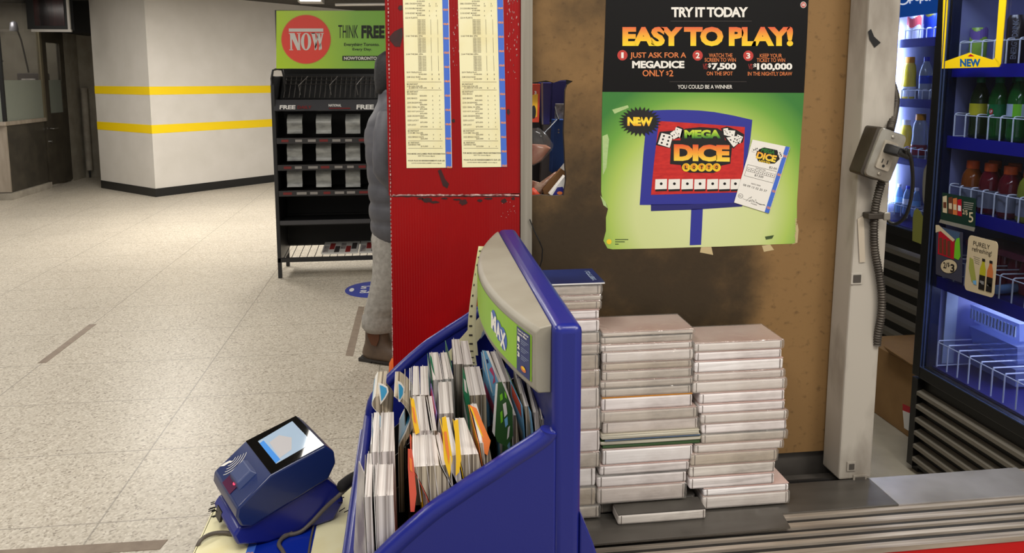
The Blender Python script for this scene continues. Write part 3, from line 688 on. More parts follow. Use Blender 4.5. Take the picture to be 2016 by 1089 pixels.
def prize_list(xl0, xl1, yb, bx, label):
    """xl0/xl1: left edge x at y=0 and y=yb; bx: blue band left offset"""
    sl = (xl1 - xl0) / yb
    q = lambda u, py, off: Y(xl0 + sl * py + u, py, RYP - off)
    t = thing('prize_list', label, 'paper', q(45, yb, .001), 'prize lists on the red panel')
    wd = 90.5 if xl0 < 850 else 89
    mb = MB(); mb.prism([q(0, -12, .0006), q(wd, -12, .0006), q(wd - 1, yb, .0006), q(0, yb + 1, .0006)], (0, -.0005, 0), 'listpaper'); mb.build('sheet', t)
    mb = MB(); shape(mb, [(bx, -12), (bx + 11.8, -12), (bx + 11.2, yb), (bx - .2, yb)], lambda a, b_: q(a, b_, .0014), 'listblue')
    shape(mb, [(bx + 11.8, -12), (wd, -12), (wd - 1, yb), (bx + 11.2, yb)], lambda a, b_: q(a, b_, .0014), 'listwhite')
    k = 0; py = (19, 16)[xl0 > 850]
    while py < yb: 
        text(mb, 'OLG', bx + 1.2, py - 2, bx + 10.8, py + 2, lambda a, b_: q(a, b_, .0018), 'listorange', .06); py += 28.2
    mb.build('blue_band', t)
    mb = MB(); f = lambda a, b_: q(a, b_, .0014); rows = []
    def ln(s_, x, y, w_, h=3.1, mk='listprint'): text(mb, s_, x, y, x + w_, y + h, f, mk, .015)
    for y, nm, wn, am in ((1, None, 0, '$100,000'), (5.5, '2082 CROSSWORDS', 33, '$100,000'), (15, '2112 DOUBLE MONEY', 34, '$100,000'), (24.5, '2118 HONEY MONEY', 33, '$100,000')):
        if nm: ln(nm, 4, y, wn)
        ln(am, 27.5, y + 4.2 if nm else y, 15.5); ln('10' if y == 5.5 else '6', 51, y + 4.6, 3 if y == 5.5 else 1.6); ln('11' if y == 5.5 else '6', 64.5, y + 4.6, 3 if y == 5.5 else 1.6)
    y = 33.5
    for nm, cnt in (('2214 FLIRTS', 10), ('2160 THE BIG SPIN', 10), ('2164 THE BIG SPIN', 10)):
        ln(nm, 4, y, 24 if 'F' in nm else 33); y += 4.6
        for k in range(cnt): ln('OPEN NOW', 27.5, y + k * 3.05, 16, 2.3)
        for xx in (53.5, 67): rect(mb, xx, y, xx + .6, y + cnt * 3.05 - .5, f, 'listprint')
        y += cnt * 3.05 + .7
    for nm, w_ in (('2219 TRIPLE PLAY', 30), ('2248 GOLD RUSH', 27)):
        ln(nm, 4, y, w_); ln('$100,000', 28, y + 4, 15.5); ln('1', 53.5, y + 4, 1.4); ln('1', 67, y + 4, 1.4); y += 9.2
    sy = y + 2
    rect(mb, 4, sy, 72, sy + .6, f, 'listprint')
    def head(s_, y): ln(s_, 4, y, 22, 3, 'listbold')
    head('$4 INSTANT', sy + 3); ln('2178 CASH FOR LIFE', 4, sy + 7, 31); ln('$1,000/WK FOR LIFE', 8, sy + 10.5, 35); ln('1', 53.5, sy + 10.5, 1.4); ln('6', 67, sy + 10.5, 1.6)
    rect(mb, 4, sy + 15.5, 72, sy + 16.1, f, 'listprint'); y = sy + 18; head('$3 INSTANT', y); y += 4
    for nm, w_, a_ in (('2032 BINGO', 20, '$50,000'), ('2042 BINGO', 20, '$50,000'), ('2218 CROSSWORD', 29, '$50,000'), ('2221 DEAL IN SPIN', 34, '$75,000'), ('2223 HOT JACKPOT', 33, '$75,000'), ('2228 CROSSWORDS', 33, '$50,000'), ('2230 TETRIS', 22, '$75,000'), ('2239 UNO', 17, '$75,000')):
        if y + 9 > yb - 60: break
        ln(nm if nm not in ('2230 TETRIS', '2239 UNO') else nm.split()[0] + ' LUCKY', 4, y, w_); ln(a_, 29, y + 4, 14); ln('6', 53.5, y + 4, 1.6); ln('4', 67, y + 4, 1.6); y += 8.7
    rect(mb, 4, y + 1, 72, y + 1.6, f, 'listprint'); y += 3.5
    head('$2 INSTANT', y); y += 3.8
    for nm, w_, a_ in (('2134 MR VALUES', 30, '$20,000'), ('2222 BINGO DAYS', 31, '$20,000')): ln(nm, 4, y, w_); ln(a_, 29, y + 3.6, 14); ln('4', 53.5, y + 3.6, 1.6); ln('4', 67, y + 3.6, 1.6); y += 8
    rect(mb, 4, y + 1, 72, y + 1.6, f, 'listprint'); y += 3.5
    head('$1 INSTANT', y); ln('2220 BINGO TREE', 4, y + 3.6, 24); ln('$10,000', 29, y + 7, 14); ln('6', 53.5, y + 7, 1.6); ln('4', 67, y + 7, 1.6); y += 12
    rect(mb, 4, y, 72, y + .6, f, 'listprint'); 
    ln('FOR MORE UNCLAIMED PRIZE INFORMATION', 2.5, yb - 28.5, 74, 2.8, 'listbold'); ln('GO TO www.olg.ca', 23, yb - 24, 33, 2.8, 'listbold')
    ln('POUR PLUS DE RENSEIGNEMENTS SUR LES', 3.5, yb - 15, 72, 2.8, 'listbold'); ln('LOTS NON RÉCLAMÉS www.olg.ca', 10, yb - 10, 59, 2.8, 'listbold')
    mb.build('printed_lines', t)
prize_list(793.2, 800.5, 330, 77.5, 'yellowed prize list nearer the left edge of the red panel')
prize_list(901.5, 910, 328.5, 77, 'yellowed prize list nearer the pale metal channel')

rx_ch = Y(1048, 300, 1.482).x
# pale channel beside the red panel
MB().box(rx1 + .0005, Y(1048, 300, 1.482).x, 1.482, 1.53, .75, 2.68, 'alu').build('metal_channel', bevel=.001, label='pale vertical metal channel between red panel and brown board', cat='channel')

# ---------------------------------------------------------------- brown hardboard with a ragged opening
BY = 1.5
mp = lambda a, b_: Y(a, b_, BY)
hole = [(1048, 163), (1060, 161), (1075, 158.5), (1090, 163), (1104, 158), (1116, 157), (1128, 160), (1117, 167), (1113, 178), (1112, 215), (1110, 260), (1112, 300), (1113, 330), (1115, 352), (1112, 372), (1110, 385), (1088, 386), (1066, 384), (1048, 386)]
out = [mp(1046, 386)] ; bl = mp(1050, 893); br = mp(1629, 888); tr_ = mp(1705, 0)
pts = [mp(1047, h_[1]) if i in (0, len(hole) - 1) else mp(*h_) for i, h_ in enumerate(hole)]
xl = rx_ch + .0005
for i_ in (0, len(pts) - 1): pts[i_].x = xl
loop = pts + [V((xl, BY, .788)), V((br.x - .004, BY, .788)), V((br.x, BY, .795)), V((mp(1641, 860).x, BY, .81)), V((tr_.x, BY, 1.75)), V((tr_.x + .012, BY, 2.68)), V((xl, BY, 2.68))]
MB().prism(loop, (0, .012, 0), 'hardboard', side='boardedge').build('hardboard_panel', origin=(0, BY, 0), label='brown stained hardboard panel behind the poster and pad stacks', cat='panel')
MB().tube([Y(1043, 432, 1.478), Y(1052, 455, 1.478), Y(1062, 475, 1.478), Y(1068, 490, 1.485), Y(1067, 512, 1.49), Y(1063, 525, 1.492)], .0012, 'black', 6).build('thin_cable', label='thin black cable hanging beside the metal channel above the blue display', cat='cable')

# ---------------------------------------------------------------- steel post with outlet and conduit
t = thing('steel_post', 'worn grey painted steel post standing on the counter', 'post', (.92, 1.46, .7565))
x0, x1 = .8835, .9555
# slight bow: upper part leans out
mb = MB(); rings = []
for z, a, b_ in ((.757, .884, .957), (1.0, .884, .957), (1.5, .889, .958), (1.8, .8895, .957), (2.68, .892, .96)):
    rings.append([V((a, 1.43, z)), V((b_, 1.43, z)), V((b_, 1.497, z)), (V((a, 1.497, z)))])
mb.loft(rings, 'postpaint').build('column', t, bevel=.004)
for q in (((1667, 909), (1683, 926)), ((1679, 935), (1704, 950)), ((1675, 537), (1696, 559))):
    mb = MB(); a = Y(*q[0], 1.43); b_ = Y(*q[1], 1.43); mb.box(a.x, b_.x, 1.427, 1.43, b_.z, a.z, 'postpaint'); mb.box(a.x + .004, b_.x - .004, 1.4255, 1.427, b_.z + .004, a.z - .004, 'postdark'); mb.build('stud_plate', t, bevel=.0008)
mb = MB(); mp = lambda a, b_: Y(a, b_, 1.4285)
shape(mb, [(1709, 62), (1715, 57), (1721, 72), (1734, 84), (1722, 94), (1712, 78)], mp, 'blackmatte'); mb.build('black_tape', t)
mb = MB(); mb.prism([mp(1688, 431), mp(1700, 425), mp(1703, 516), mp(1692, 517)], (0, -.001, 0), 'beigeplastic'); mb.build('tape_strip', t)
MB().box(.885, .975, 1.5165, 1.53, .80, 2.68, 'black').build('trim_4', kind='structure')

mat('galv', (176, 172, 162), .36, metal=.7, col2=(132, 124, 112), vs=14, bump=.08, bs=60)
mat('galvdark', (78, 71, 63), .5, metal=.5, col2=(54, 48, 42), vs=12)
mat('receptacle', (176, 168, 152), .5, col2=(140, 130, 116), vs=30)
mat('plug', (20, 19, 18), .45)
bc = Y(1742, 306, 1.388); ax = math.radians(-19)   # box tilted clockwise-right
uh = V((math.cos(ax), 0, math.sin(ax))); uv = V((-math.sin(ax), 0, math.cos(ax)))
yd = V((0, 1, 0))
def bxp(u, v, d=0): return bc + uh * u + uv * v + yd * d
t = thing('outlet_box', 'galvanised outlet box tilted on the grey post', 'outlet', bxp(0, -.05, .03))
hw, hh = .029, .049
def rr(w_, h_, r_, n_=5):
    o = []
    for sx, sy, a0 in ((1, 1, 0), (-1, 1, 90), (-1, -1, 180), (1, -1, 270)):
        for k in range(n_ + 1):
            a = math.radians(a0 + 90 * k / n_); o.append((sx * (w_ - r_) + r_ * math.cos(a), sy * (h_ - r_) + r_ * math.sin(a)))
    return o
MB().prism([bxp(a - .006, b_, .002) for a, b_ in rr(hw, hh, .006)], (0, .040, 0), 'galvdark').build('back_box', t)
cv = MB().loft([[bxp(a * s_, b_ * s_, d) for a, b_ in rr(hw, hh, .008)] for s_, d in ((1, .004), (1, -.001), (.96, -.004))], 'galv').build('cover_plate', t, smooth=40)
rc = MB().loft([[bxp(a, b_, d) for a, b_ in rr(.0145, .0285, .004)] for d in (-.0035, -.0075)], 'receptacle').build('receptacle', t)
mb = MB()
for a in (-.0055, .0055): mb.prism([bxp(a + du, -.012 + dv, -.0078) for du, dv in ((-.001, -.004), (.001, -.004), (.001, .004), (-.001, .004))], (0, -.0002, 0), 'plug')
mb.lathe((0, 0, 0), [(.0001, 0), (.0001, .0001)], 'plug', 4); mb.prism([bxp(.003 * math.cos(a), -.021 + .003 * math.sin(a), -.0078) for a in [i * math.pi / 5 for i in range(10)]], (0, -.0002, 0), 'plug'); mb.build('socket_slots', rc)
for v_ in (.038, -.038):
    mb = MB(); mb.loft([[bxp(.0036 * s_ * math.cos(a), v_ + .0036 * s_ * math.sin(a), d) for a in [2 * math.pi * i / 12 for i in range(12)]] for s_, d in ((1, -.0035), (1, -.0052), (.6, -.0062))], 'galv'); mb.build('screw', cv)
t = thing('power_cord', 'black power cord plugged into the outlet box on the post', 'cord', bxp(.0, .01, -.02))
mb = MB(); mb.loft([[bxp(a * s_ + dx, b_ * s_ + .013 - dx * .1, d) for a, b_ in rr(.012, .0095, .004)] for s_, d, dx in ((1, -.008, 0), (1, -.022, .004), (.8, -.032, .012))], 'plug')
mb.tube([bxp(.005, .012, -.026), bxp(.02, .010, -.03), bxp(.028, .008, -.028)], [.008, .006, .0045], 'plug', 10); mb.build('plug', t, smooth=40)
cp = [bxp(.022, .0095, -.03)] + [Y(x, y, d) for x, y, d in ((1784, 294, 1.35), (1793, 312, 1.36), (1797, 345, 1.38), (1796, 375, 1.4), (1789, 410, 1.42), (1778, 432, 1.44), (1762, 441, 1.46), (1748, 435, 1.47), (1735, 422, 1.475))]
def smoothp(P, k=5):
    o = []
    for i in range(len(P) - 1):
        p0, p1, p2, p3 = P[max(i - 1, 0)], P[i], P[i + 1], P[min(i + 2, len(P) - 1)]
        for j in range(k):
            f = j / k; o.append(.5 * ((2 * p1) + (p2 - p0) * f + (2 * p0 - 5 * p1 + 4 * p2 - p3) * f * f + (3 * p1 - p0 - 3 * p2 + p3) * f ** 3))
    return o + [P[-1]]
MB().tube(smoothp(cp), .0036, 'plug', 8).build('cord', t, smooth=60)
# armoured conduit
t = thing('conduit', 'ribbed metal conduit running down the side of the post', 'conduit', (.955, 1.42, .9))
def ribbed(P, r_, nm):
    sp_ = smoothp(P, 60); out = []; acc = 0; rs = []
    L_ = sum((sp_[i + 1] - sp_[i]).length for i in range(len(sp_) - 1)); N = int(L_ / .0014); i = 0; d = 0
    for k in range(N):
        tgt = k * L_ / N
        while i < len(sp_) - 2 and d + (sp_[i + 1] - sp_[i]).length < tgt: d += (sp_[i + 1] - sp_[i]).length; i += 1
        out.append(sp_[i]); rs.append(r_ * (1 + .13 * math.sin(k * 2 * math.pi / 4.0)))
    o2 = [out[0]]; r2 = [rs[0]]
    for p, q in zip(out[1:], rs[1:]):
        if (p - o2[-1]).length > 1e-5: o2.append(p); r2.append(q)
    return MB().tube(o2, r2, 'galvdark', 10).build(nm, t, smooth=60)
ribbed([Y(1745, 130, 1.53), Y(1756, 165, 1.52), Y(1763, 195, 1.48), Y(1759, 228, 1.44), Y(1752, 258, 1.41)], .0075, 'upper_length')
ribbed([Y(1738, 350, 1.40), Y(1725, 400, 1.415), Y(1721, 440, 1.42), Y(1722, 490, 1.42), Y(1731, 540, 1.42), Y(1736, 580, 1.42), Y(1735, 620, 1.42), Y(1729, 655, 1.425), Y(1726, 680, 1.43)], .0075, 'lower_length')
mb = MB(); a = Y(1721, 425, 1.41); mb.box(a.x - .013, a.x + .026, 1.408, 1.431, a.z - .007, a.z + .005, 'galvdark'); mb.box(a.x + .018, a.x + .032, 1.404, 1.41, a.z - .009, a.z + .007, 'galv'); mb.build('strap', t, bevel=.002)

# ---------------------------------------------------------------- poster
PYY = BY - .0006
mpw = lambda k: (lambda a, b_: Y(a, b_, PYY - .00028 * k))
edge_l = [(1193, -25), (1193, 0), (1190, 90), (1186, 181), (1184.5, 260), (1184, 330), (1183.5, 378), (1186, 392), (1194, 402), (1197, 412), (1193, 428), (1193, 455), (1188, 474), (1196, 489), (1206, 491)]
edge_b = [(1250, 490), (1300, 489), (1360, 487), (1420, 485.5), (1480, 483), (1530, 481), (1560, 480)]
edge_r = [(1566, 478), (1564.5, 462), (1568, 458), (1566.5, 446), (1569, 430), (1569, 400), (1572, 350), (1577, 270), (1583, 183), (1588, 90), (1592, 0), (1593, -25)]
po = Y(1385, 491, PYY)
t = thing('lottery_poster', 'black and green lottery poster with torn edges on the brown board', 'poster', po)
def lz(py, px=1385): return Y(px, py, PYY).z - po.z
ctr = Y(1385, 345, PYY) - po
gradmat('postergreen', [(0, (216, 222, 168)), (.5, (206, 216, 148)), (.68, (172, 198, 92)), (.84, (104, 160, 58)), (1, (52, 120, 48))], 0, 0, .285, .45, radial=(ctr.x, ctr.y, ctr.z - .07))
mat('posterblack', (11, 10, 11), .5, spec=.2)
mat('pw', (236, 232, 224), .5); mat('pblack', (16, 14, 16), .45); mat('porange', (216, 120, 62), .5); mat('pred', (186, 52, 44), .5)
mat('pline', (66, 58, 54), .5); mat('pblue', (44, 48, 148), .4); mat('pbluedark', (34, 34, 110), .4); mat('pscreen', (204, 40, 34), .45, col2=(184, 26, 26), vs=60, stretch=(1, 1, 3))
mat('pyellow', (240, 200, 40), .5); mat('pgreyshadow', (120, 116, 116), .5); mat('tornpaper', (196, 176, 132), .7); mat('posterink', (60, 80, 40), .6)
mat('tapeclear', (170, 196, 130), .15, coat=.5, bump=.5, bs=80)
gradmat('easyfill', [(0, (246, 214, 30)), (.45, (244, 176, 40)), (1, (226, 92, 54))], 2, lz(90), lz(53), .45)
gradmat('megafill', [(0, (40, 110, 40)), (.5, (140, 190, 50)), (1, (206, 222, 70))], 2, lz(272), lz(257), .45)
gradmat('dicefill', [(0, (246, 214, 70)), (.5, (244, 160, 50)), (1, (228, 80, 44))], 2, lz(317), lz(284), .45)
gradmat('newfill', [(0, (230, 150, 30)), (.5, (250, 220, 60)), (1, (244, 200, 40))], 2, lz(248), lz(231), .45)
m0 = mpw(0)
split = 181.5
gl = [p for p in edge_l if p[1] > 181]; gr = [p for p in edge_r if p[1] > 183]
green = [(1186, 181)] + gl[0:] + edge_b + gr + [(1583, 183)]
# surface wave so the sheet is not dead flat is left to the print; sheet has real thickness
mb = MB(); mb.prism([m0(*p) for p in green], (0, .0004, 0), 'postergreen')
mb.prism([m0(*p) for p in [(1193, -25), (1193, 0), (1190, 90), (1186, 181), (1583, 183), (1588, 90), (1592, 0), (1593, -25)]], (0, .0004, 0), 'posterblack')
sh = mb.build('sheet', t)
mb = MB(); m1 = mpw(1)
for q in ([(1560, 481), (1556, 470), (1570, 440), (1572, 452), (1570, 478)], [(1380, 487), (1400, 484), (1404, 502), (1378, 497)], [(1500, 484), (1516, 481), (1524, 492), (1504, 496)]): shape(mb, q, lambda a, b_: Y(a, b_, BY - .0003), 'tornpaper')
for k in range(16): shape(mb, [(1564 + (k % 3), 430 + k * 3), (1569 + (k % 2), 431 + k * 3), (1567, 433 + k * 3)], m1, 'tornpaper')
for q in ([(1186, 268), (1196, 264), (1199, 275), (1194, 330), (1187, 345)], [(1205, 216), (1236, 207), (1238, 212), (1210, 224)], [(1506, 466), (1524, 463), (1520, 470), (1508, 472)], [(1182, 385), (1192, 398), (1196, 410), (1188, 404)]): shape(mb, q, m1, 'tapeclear' if q[0][0] < 1300 else 'posterink')
mb.build('torn_stain', t)
# head lettering
mb = MB()
text(mb, 'TRY IT TODAY', 1321.6, 13.8, 1472.7, 34, m1, 'pw', .04, sp=.9); text(mb, 'EASY TO PLAY!', 1225.4, 52.5, 1561.5, 91, m1, 'easyfill', .055, sp=.92)
rect(mb, 1320, 41, 1480, 41.8, m1, 'pline'); rect(mb, 1318, 160.5, 1470, 161.3, m1, 'pline')
m2_ = mpw(2)
for (cx, cy, s_) in ((1225.4, 108.8, '1'), (1373.6, 109.2, '2'), (1473.2, 109.8, '3')):
    disc(mb, cx, cy, 10, 10.2, m1, 'pred'); text(mb, s_, cx - 4 + (s_ == '1') * 1.6, cy - 5.6, cx + 4 - (s_ == '1') * 1.6, cy + 5.6, m2_, 'pw', .025)
for s_, a, b_, c_, d_, k_, bo in (('JUST ASK FOR A', 1240.4, 103.1, 1351, 117, 'porange', .02), ('MEGADICE', 1244.5, 119.8, 1347.4, 134.4, 'pw', .055), ('ONLY', 1265, 137.8, 1308, 150.4, 'porange', .02), ('$', 1311.5, 140, 1316.5, 148.5, 'porange', .02), ('2', 1317.5, 138, 1325.6, 150.4, 'porange', .02), ('WATCH THE', 1395.6, 105, 1442, 113, 'porange', .02), ('SCREEN TO WIN', 1387.2, 114.1, 1448.8, 121.7, 'porange', .02), ('UP', 1384.4, 125.3, 1392.5, 130.4, 'pred', .0), ('TO', 1384.4, 131.2, 1392.5, 136.3, 'pred', .0), ('$', 1394, 124.6, 1400, 134, 'pw', .04), ('7,500', 1401, 124.1, 1449.3, 139, 'pw', .055), ('ON THE SPOT', 1391.3, 140.8, 1442.6, 148.5, 'porange', .02), ('KEEP YOUR', 1495.9, 105.7, 1539.5, 113.4, 'porange', .02), ('TICKET TO WIN', 1489.9, 114.6, 1545.7, 122.2, 'porange', .02), ('UP', 1473.7, 125.8, 1481.5, 130.6, 'pred', 0), ('TO', 1473.7, 131.4, 1481.5, 136.3, 'pred', 0), ('$', 1483.2, 125, 1489.4, 135, 'pw', .04), ('100,000', 1490.4, 124.4, 1559.8, 139.6, 'pw', .055), ('IN THE NIGHTLY DRAW', 1472.2, 141.3, 1559.6, 149, 'porange', .02), ('YOU COULD BE A WINNER', 1334.2, 167.1, 1441.7, 174.8, 'pw', .01)):
    text(mb, s_, a, b_, c_, d_, m1, k_, bo * (.45 if d_ - b_ < 9.5 else .8), sp=.97)
disc(mb, 1581.6, 9.5, 5.8, 6.2, m1, 'pw'); disc(mb, 1581.6, 9.5, 4.9, 5.3, m2_, 'pred'); text(mb, '18', 1578.8, 6.4, 1584.4, 12.4, mpw(3), 'pw', .03)
mb.build('headline_lettering', t)
# drawn lottery sign
zq = lambda x, y: (1170 + x / 3.3, 180 + y / 3.3)
mz = lambda k: (lambda a, b_: Y(*zq(a, b_), PYY - .00028 * k))
sgn = MB(); m = mz(1)
shape(sgn, [(345, 125), (470, 120), (570, 120), (680, 124), (780, 134), (900, 156), (1027, 185), (1012, 330), (940, 722), (600, 735), (370, 738), (295, 738), (318, 420)], m, 'pblue')
shape(sgn, [(368, 735), (660, 732), (962, 722), (962, 748), (660, 768), (368, 778)], m, 'pbluedark'); shape(sgn, [(630, 765), (705, 763), (700, 880), (694, 997), (620, 1000)], m, 'pblue')
m = mz(2); shape(sgn, [(420, 192), (700, 210), (978, 232), (968, 500), (948, 655), (368, 672), (386, 480)], m, 'pscreen')
sg_ = sgn.build('drawn_sign', t)
lg = MB(); m = mz(3)
shape(lg, [(560, 262), (590, 242), (690, 232), (800, 240), (838, 262), (850, 318), (898, 332), (884, 470), (826, 482), (812, 515), (775, 530), (620, 528), (572, 512), (562, 478), (492, 472), (500, 318), (560, 318)], m, 'pblack')
for q in ([(425, 262), (520, 255), (540, 225), (580, 240), (568, 300), (500, 315), (495, 370), (400, 348)], [(822, 240), (862, 228), (925, 250), (975, 280), (965, 330), (930, 345), (905, 372), (860, 330)]): shape(lg, q, m, 'pblack')
m4 = mz(4); m5 = mz(5); m6 = mz(6)
def die(q, dots):
    shape(lg, q, m4, 'pw'); f = quadmap(q, m5)
    for u, v in dots: lg.poly([f(u + .085 * math.cos(a), v + .085 * math.sin(a)) for a in [i * math.pi / 5 for i in range(10)]], 'pblack')
six = [(.27, .2), (.27, .5), (.27, .8), (.73, .2), (.73, .5), (.73, .8)]
die([(437, 270), (512, 287), (490, 366), (413, 342)], six); die([(492, 272), (520, 252), (550, 292), (515, 312)], [(.5, .5)]); die([(530, 232), (570, 246), (556, 302), (522, 262)], [(.3, .3), (.7, .7)])
die([(838, 242), (868, 238), (874, 292), (842, 282)], [(.3, .3), (.5, .5), (.7, .7)]); die([(870, 252), (916, 255), (908, 300), (862, 286)], [(.3, .3), (.7, .7)]); die([(858, 300), (925, 290), (932, 340), (905, 362)], [(.25, .3), (.75, .3), (.5, .55), (.75, .75)]); die([(930, 278), (966, 296), (948, 338), (922, 318)], [(.25, .25), (.75, .25), (.25, .75), (.75, .75), (.5, .5)])
text(lg, 'MEGA', 585, 250, 822, 306, m4, 'megafill', .055, sp=.95)
text(lg, 'DICE', 517, 342, 880, 452, m4, 'dicefill', .06, sp=.95, dy=6)
for k, (cx, ch) in enumerate(zip((597, 648, 698, 745, 795), 'LOTTO')):
    disc(lg, cx, 494, 27, 27, m4, 'pyellow'); disc(lg, cx - 3, 488, 17, 17, m5, 'newfill'); text(lg, ch, cx - 8, 482, cx + 8, 506, m6, 'pblack', .05)
lg.build('dice_logo', sg_)
dr = MB()
for k, x in enumerate((397, 483, 568, 651, 734, 811, 888)):
    wd = (76, 75, 74, 73, 71, 72, 62)[k]
    shape(dr, [(x, 635), (x + wd, 635), (x + wd - 2, 648), (x, 650)], m, 'pblack'); shape(dr, [(x, 571), (x + wd, 569), (x + wd - 2, 634), (x - 3, 637)], m4, 'pw'); disc(dr, x + wd / 2 - (0 if k < 6 else 2), 600, 9, 9, m5, 'pblack', 14)
dr.build('dice_row', sg_)
# burst
b_ = MB(); pts = []
for i in range(56):
    a = 2 * math.pi * i / 56; f = 1 if i % 2 == 0 else .74
    pts.append((298 + 140 * f * math.cos(a), 196 + 98 * f * math.sin(a)))
shape(b_, [(x - 4, y + 14) for x, y in pts], mz(3), 'pgreyshadow') if False else None
shape(b_, pts, mz(4), 'pblack'); text(b_, 'NEW', 215, 166, 380, 224, mz(5), 'newfill', .06, sp=.95, dy=2); b_.build('new_burst', t)
# drawn ticket
q = [(1028, 313), (1274, 363), (1135, 793), (908, 722)]
tk_ = MB(); shape(tk_, q, mz(7), 'pw'); f = quadmap(q, mz(8)); f9 = quadmap(q, mz(9)); f10 = quadmap(q, mz(10))
def tq(u0, v0, u1, v1, mk, g=f): tk_.poly([g(u0, v0), g(u1, v0), g(u1, v1), g(u0, v1)], mk)
tq(.875, 0, 1, 1, 'listblue'); tq(.985, 0, 1, 1, 'pw')
for v in (.14, .42, .67, .92): text(tk_, 'OLG', .895, v - .015, .985, v + .02, f9, 'listorange', .05)
tk_.poly([f(u, v) for u, v in ((.2, .14), (.35, .08), (.7, .08), (.78, .16), (.83, .2), (.74, .28), (.6, .3), (.3, .3), (.2, .22))], 'pblack')
text(tk_, 'MEGA', .3, .09, .66, .155, f9, 'megafill', .05); text(tk_, 'DICE', .22, .16, .74, .265, f9, 'dicefill', .05); text(tk_, 'LOTTO', .32, .275, .62, .305, f9, 'pyellow', .05)
for u0, v0 in ((.07, .12), (.14, .09), (.74, .08), (.8, .12)): tq(u0, v0, u0 + .09, v0 + .06, 'pw', f10); tq(u0 + .03, v0 + .02, u0 + .055, v0 + .04, 'pblack', quadmap(q, mz(11)))
text(tk_, '$2.00', .63, .335, .84, .37, f, 'pblack', 0)
for v in (.385, .56): tq(.06, v, .85, v + .004, 'pline')
for v in (.385,): tq(.06, v, .066, .56, 'pline'); tq(.845, v, .85, .56, 'pline')
text(tk_, 'INSTANT WIN', .3, .4, .56, .418, f, 'pline', 0)
for k in range(7):
    u = .085 + k * .108; tq(u, .43, u + .1, .485, 'pline'); tq(u + .006, .434, u + .094, .481, 'pw', f9); tq(u + .04, .45, u + .06, .465, 'pblack', f10)
text(tk_, '$7,500', .32, .5, .56, .535, f, 'pblack', 0)
text(tk_, 'NIGHTLY DRAW', .3, .64, .56, .66, f, 'pline', 0); text(tk_, '08 09 13 22 25 37', .1, .685, .76, .715, f, 'pblack', 0)
for v in (.905,): tq(.2, v, .85, v + .003, 'pline')
tk_.poly([f(.12 + .07 * math.cos(a), .875 + .035 * math.sin(a)) for a in [i * math.pi / 8 for i in range(16)]], 'pline'); tk_.poly([f9(.12 + .06 * math.cos(a), .875 + .03 * math.sin(a)) for a in [i * math.pi / 8 for i in range(16)]], 'pw')
text(tk_, 'SC', .08, .862, .16, .888, f10, 'pline', 0)
sigp = [(.3, .93), (.36, .87), (.42, .84), (.4, .88), (.38, .92), (.46, .88), (.52, .9), (.54, .86), (.58, .9), (.7, .915), (.82, .9)]
for a, c_ in zip(sigp, sigp[1:]):
    tk_.poly([f(a[0], a[1] - .004), f(c_[0], c_[1] - .004), f(c_[0], c_[1] + .003), f(a[0], a[1] + .003)], 'pblack')
text(tk_, 'President', .45, .925, .62, .943, f, 'pline', 0)
tk_.build('drawn_ticket', t)
mb = MB(); disc(mb, 1199, 476, 5, 5, m1, 'pyellow'); 
for k in range(3): rect(mb, 1211, 471 + k * 4.5, (1237, 1230, 1218)[k], 472.6 + k * 4.5, m1, 'posterink')
mb.build('small_print', t)

# ---------------------------------------------------------------- things seen through the opening in the board
mat('hblue', (44, 44, 130), .4); mat('hbluedark', (26, 28, 84), .5); mat('hredorange', (214, 66, 32), .4); mat('hyellow', (244, 190, 30), .4); mat('hmid', (40, 74, 140), .45)
mat('hnuts', (206, 148, 116), .4, col2=(170, 92, 70), vs=40, coat=.6); mat('hcard', (120, 84, 46), .7); mat('hsilver', (170, 170, 172), .35, metal=.4, col2=(90, 90, 94), vs=60); mat('hgrey', (84, 82, 82), .5)
mat('hfoil', (214, 190, 170), .3, col2=(150, 84, 60), vs=60, coat=.5); glassmat('film', (240, 240, 240), .1, haze=.06, hazecol=(230, 230, 230), rough=.12)
zz_ = lambda a, b_, d: Y(1020 + a / 3.633, 120 + b_ / 3.633, d)
def slab(nm, q, d, th, mk, label, cat, extra=None):
    """a box whose front outline q (zoom pixels) stands at depth d"""
    tt = thing(nm, label, cat, zz_(*q[0], d)); mb = MB(); mb.prism([zz_(a, b_, d) for a, b_ in q], (0, th, 0), mk); mb.build('body', tt, bevel=.001)
    if extra: mb = MB(); extra(mb); mb.build('print', tt)
    return tt
slab('snack_box', [(70, 165), (160, 165), (150, 440), (70, 440)], 1.56, .03, 'hredorange', 'red and yellow snack box hanging behind the opening', 'box', lambda mb: (mb.poly([zz_(a, b_, 1.559) for a, b_ in ((70, 250), (142, 235), (136, 400), (70, 410))], 'hyellow'), text(mb, '3', 116, 215, 132, 240, lambda a, b_: zz_(a, b_, 1.5585), 'pw', .05), mb.poly([zz_(112 + 16 * math.cos(a), 365 + 48 * math.sin(a), 1.5583) for a in [i * math.pi / 8 for i in range(16)]], 'pblack')))
slab('carton', [(165, 155), (240, 155), (225, 455), (172, 455)], 1.60, .035, 'hblue', 'tall dark blue carton in the middle of the opening', 'carton', lambda mb: mb.poly([zz_(a, b_, 1.599) for a, b_ in ((164, 155), (178, 155), (180, 455), (170, 455))], 'greyprint'))
slab('carton', [(250, 140), (345, 140), (340, 420), (240, 420)], 1.72, .03, 'hbluedark', 'dark blue carton at the rear right of the opening', 'carton')
slab('metal_hook_plate', [(268, 305), (345, 305), (345, 420), (262, 415)], 1.69, .004, 'hsilver', 'silver patterned card above the mid blue carton', 'card')
